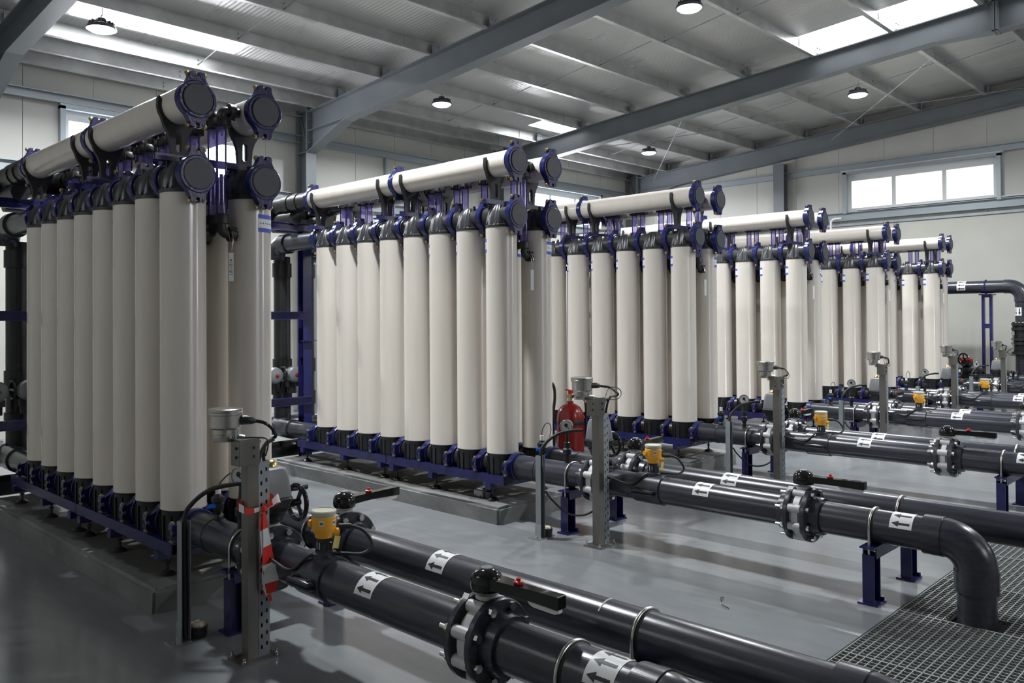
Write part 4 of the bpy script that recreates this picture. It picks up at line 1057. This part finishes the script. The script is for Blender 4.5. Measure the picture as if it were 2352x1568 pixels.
link('hose', MB().tube(smooth_path([(.0, -.01, .80), (.05, -.04, .82), (.10, -.09, .78), (.115, -.10, .68), (.11, -.10, .58), (.12, -.10, .45), (.17, -.14, .38)], 8), .013, 10).mesh('hose', 'black_matte'), t)
mb = MB().tube(smooth_path([(-.19, .14, .98), (-.13, .10, .92), (-.12, .09, .80), (-.15, .09, .60), (-.14, .08, .30), (-.10, .05, .12)], 8), .014, 10)
link('trolley_bar', mb.mesh('trolley_bar', 'black'), t)
for s in (-1, 1):
    c = Vector((.12, -.13, 0))*s*1.15
    link('wheel', MB().tube([(c.x+.085*math.cos(a)*.707, c.y+.085*math.cos(a)*.707, .1+.085*math.sin(a)) for a in [2*PI*i/24 for i in range(24)]], .018, 8, True).cyl((c.x-.02, c.y+.02, .1), (c.x+.02, c.y-.02, .1), .05, n=16).mesh('wheel', 'black'), t)
link('axle', MB().cyl((.14, -.15, .1), (-.14, .15, .1), .012, n=8).mesh('axle', 'black'), t)
t = thing('hose_reel', 'coil of black hose beside the red extinguisher', 'hose', (4.30, .32, 0))
link('coil', MB().tube([(.0+.0*i, .115*math.cos(a)+.02*math.sin(i), .52+.135*math.sin(a)) for i, a in enumerate([2*PI*j/40 for j in range(40)])], .022, 8, True).tube([(.04, .10*math.cos(a), .52+.115*math.sin(a)) for a in [2*PI*j/40 for j in range(40)]], .022, 8, True).mesh('coil', 'black'), t, (0, 0, 0), (0, 0, -.6))
link('stand_post', MB().cyl((0, 0, 0), (0, 0, .50), .02, n=10).cyl((0, 0, 0), (0, 0, .02), .12, n=16).mesh('stand_post', 'black'), t)

# barrier tape on the first stand
t = thing('barrier_tape', 'red and white barrier tape knotted round the first instrument stand', 'tape', (SX[0]-.187, -1.08, .69))
def ribbon(name, pts, wdir, widths, stripe=.045):
    """striped ribbon along pts; wdir = across direction"""
    P_ = [Vector(p) for p in smooth_path(pts, 6)]; mb = MB(); vs = []; fs = []; mis = []; s = 0
    n = len(P_)
    for i, p in enumerate(P_):
        f = i/(n-1); j = f*(len(widths)-1); a = int(min(j, len(widths)-2)); wd = widths[a]+(widths[a+1]-widths[a])*(j-a)
        d = Vector(wdir(f)) if callable(wdir) else Vector(wdir); vs += [p-d*wd/2, p+d*wd/2]
        if i: s += (P_[i]-P_[i-1]).length; fs.append((2*i-2, 2*i, 2*i+1, 2*i-1)); mis.append(int(s/stripe) % 2)
    o = len(mb.v); mb.v += [tuple(v) for v in vs]; mb.f += fs; mb.mi += mis
    me = mb.mesh(name, ['red_tape', 'white']); return me
link('tape_band', ribbon('tape_band', [(-.045, -.040, .0), (-.02, -.042, -.006), (.02, -.044, -.004), (.06, -.046, .004), (.10, -.044, .02), (.112, -.02, .03), (.10, .03, .03), (.0, .045, .02), (-.042, .03, .01), (-.044, -.03, .002)], (0, .0, 1), [.035, .022, .014, .020, .04, .04, .035]), t)
link('tape_bow', ribbon('tape_bow', [(.045, -.052, .0), (.07, -.06, .014), (.105, -.062, .034), (.125, -.05, .032), (.105, -.045, .02), (.06, -.05, .004)], (-.3, 0, .95), [.012, .026, .045, .04, .02]), t)
link('tape_knot', MB().lathe([(0, -.016), (.012, -.01), (.014, 0), (.011, .012), (0, .016)], o=(.042, -.052, -.003), n=10).mesh('tape_knot', 'red_tape'), t)
link('tape_tail', ribbon('tape_tail', [(.042, -.055, -.01), (.046, -.058, -.08), (.054, -.06, -.16), (.058, -.062, -.24), (.066, -.065, -.33), (.062, -.066, -.39)], lambda f: (math.cos(.5*math.sin(5*f)), math.sin(.5*math.sin(5*f))*.5, .1), [.012, .03, .05, .06, .085, .06], .085), t)
link('tape_tail', ribbon('tape_tail', [(.040, -.050, -.01), (.030, -.052, -.07), (.038, -.054, -.17), (.048, -.056, -.28), (.05, -.058, -.36), (.072, -.060, -.43)], lambda f: (.9, .35, .15), [.012, .022, .035, .04, .045, .02], .10), t)

# tags hanging from the front risers
def text_mesh(body, size, m_):
    cu = bpy.data.curves.new('t', 'FONT'); cu.body = body; cu.size = size; cu.align_x = 'CENTER'; cu.align_y = 'CENTER'; cu.extrude = .0003
    ob = bpy.data.objects.new('t', cu); COL.objects.link(ob); dg = bpy.context.evaluated_depsgraph_get(); dg.update()
    me = bpy.data.meshes.new_from_object(ob.evaluated_get(dg)); bpy.data.objects.remove(ob); bpy.data.curves.remove(cu)
    me.materials.clear(); me.materials.append(MATS[m_]); return me
for k, x0 in enumerate(SX):
    t = thing('hanging_tag', 'white tag on a wire below the front riser, %s' % RACK[k], 'tag', (x0+.235, -.115, 1.86), 'tags on the front risers')
    link('wire', cached('tgw', lambda: MB().tube(smooth_path([(-.006, .04, .24), (-.010, .0, .17), (.0, .0, .095), (.012, .0, .17), (.008, .04, .24)], 6), .0015, 5).mesh('wire', 'steel')), t)
    p_ = link('tag_plate', cached('tgp', lambda: MB().box((0, 0, 0), (.026, .0018, .165)).mesh('tag_plate', 'white_label', False)), t, (0, 0, 0), (0, 0, -.5))
    if k == 0: link('lettering', text_mesh('UF-101A', .026, 'ink'), p_, (0, -.0012, 0), (PI/2, -PI/2, 0))

# small boxes left on the second plinth
t = thing('junction_box', 'small grey plastic box lying on the second plinth', 'box', (SX[1]-.055, .19, .13))
link('box_body', MB().box((0, 0, .028), (.075, .10, .056), ch=.006).mesh('box_body', 'box_grey'), t)
link('screw', MB().cyl((-.038, -.03, .012), (-.041, -.03, .012), .006, n=8).cyl((-.038, .03, .012), (-.041, .03, .012), .006, n=8).mesh('screw', 'ink'), t)
o = link('pipe_offcut', MB().lathe([(.030, 0), (.038, .001), (.038, .052), (.030, .055)], n=20, closed=True).mesh('pipe_offcut', 'pvc_cap'), None, (SX[1]-.055, .09, .13)); tag(o, 'short dark grey pipe offcut beside the grey box on the second plinth', 'offcut')
# litter on the floor
for i, (x, y, rz) in enumerate(((2.02, -2.23, .4), (1.93, -2.30, 1.2))):
    o = link('cable_tie', MB().tube(smooth_path([(-.03, 0, .004), (0, .008, .010), (.035, -.004, .004)], 4), .0025, 5).mesh('cable_tie', 'black'), None, (x, y, 0), (0, 0, rz))
    tag(o, ('dark scrap of cable tie lying on the open floor of the first aisle', 'second scrap of cable tie lying beside the other')[i], 'litter', 'scraps on the floor')

# ================================================================== GRATING OVER THE DRAIN
def grate_mesh(W_, D_, hole=None):
    """bearing bars along x, cross bars along y; hole = (x, y, half) in panel coordinates"""
    mb = MB(); pt = .0335
    n = int(D_/pt)
    for i in range(n+1):
        y = i*D_/n; segs = [(0, W_)]
        if hole and abs(y-hole[1]) < hole[2]: segs = [(0, hole[0]-hole[2]), (hole[0]+hole[2], W_)]
        for a, b_ in segs:
            if b_-a > .01: mb.box(((a+b_)/2, y, -.014), (b_-a, .0045, .028))
    n = int(W_/pt)
    for i in range(1, n):
        x = i*W_/n; segs = [(0, D_)]
        if hole and abs(x-hole[0]) < hole[2]: segs = [(0, hole[1]-hole[2]), (hole[1]+hole[2], D_)]
        for a, b_ in segs:
            if b_-a > .01: mb.box((x, (a+b_)/2, -.008), (.0045, b_-a, .012))
    return mb.mesh('bars', 'grate', False)
NUM = ORD+['ninth', 'tenth', 'eleventh', 'twelfth', 'thirteenth', 'fourteenth', 'fifteenth', 'sixteenth', 'seventeenth', 'eighteenth', 'nineteenth', 'twentieth', 'twenty-first', 'twenty-second', 'twenty-third', 'twenty-fourth', 'twenty-fifth']
GW = .74; yg0, yg1 = TR[2]+.01, TR[3]-.01
DROPS = [(x0, -3.32) for x0 in SX]+[(x0+G, -3.75) for x0 in SX]
for i in range(24):
    xa = TR[0]+.01+i*GW
    if xa+GW > TR[1]: break
    hl = [(a-xa, b_-yg0, .125) for a, b_ in DROPS if xa-.05 < a < xa+GW+.05]
    t = thing('grating_panel', 'galvanized drain grating panel, %s along the drain from the taped side' % NUM[i], 'grating', (xa, yg0, 0), 'drain gratings')
    near = -1.0 < xa < 6.5
    if near or hl:
        key = 'plain' if not hl else 'g%d' % i
        b_ = link('bars', cached(key, lambda: grate_mesh(GW-.006, yg1-yg0, hl[0] if hl else None)), t); b_['kind'] = 'stuff'
    else:
        b_ = link('bars', cached('plain', lambda: grate_mesh(GW-.006, yg1-yg0)), t); b_['kind'] = 'stuff'
    for xe in (0, GW-.006): link('edge_bar', cached('geb', lambda: MB().box((0, (yg1-yg0)/2, -.015), (.005, yg1-yg0, .03)).mesh('edge_bar', 'grate', False)), t, (xe, 0, 0))
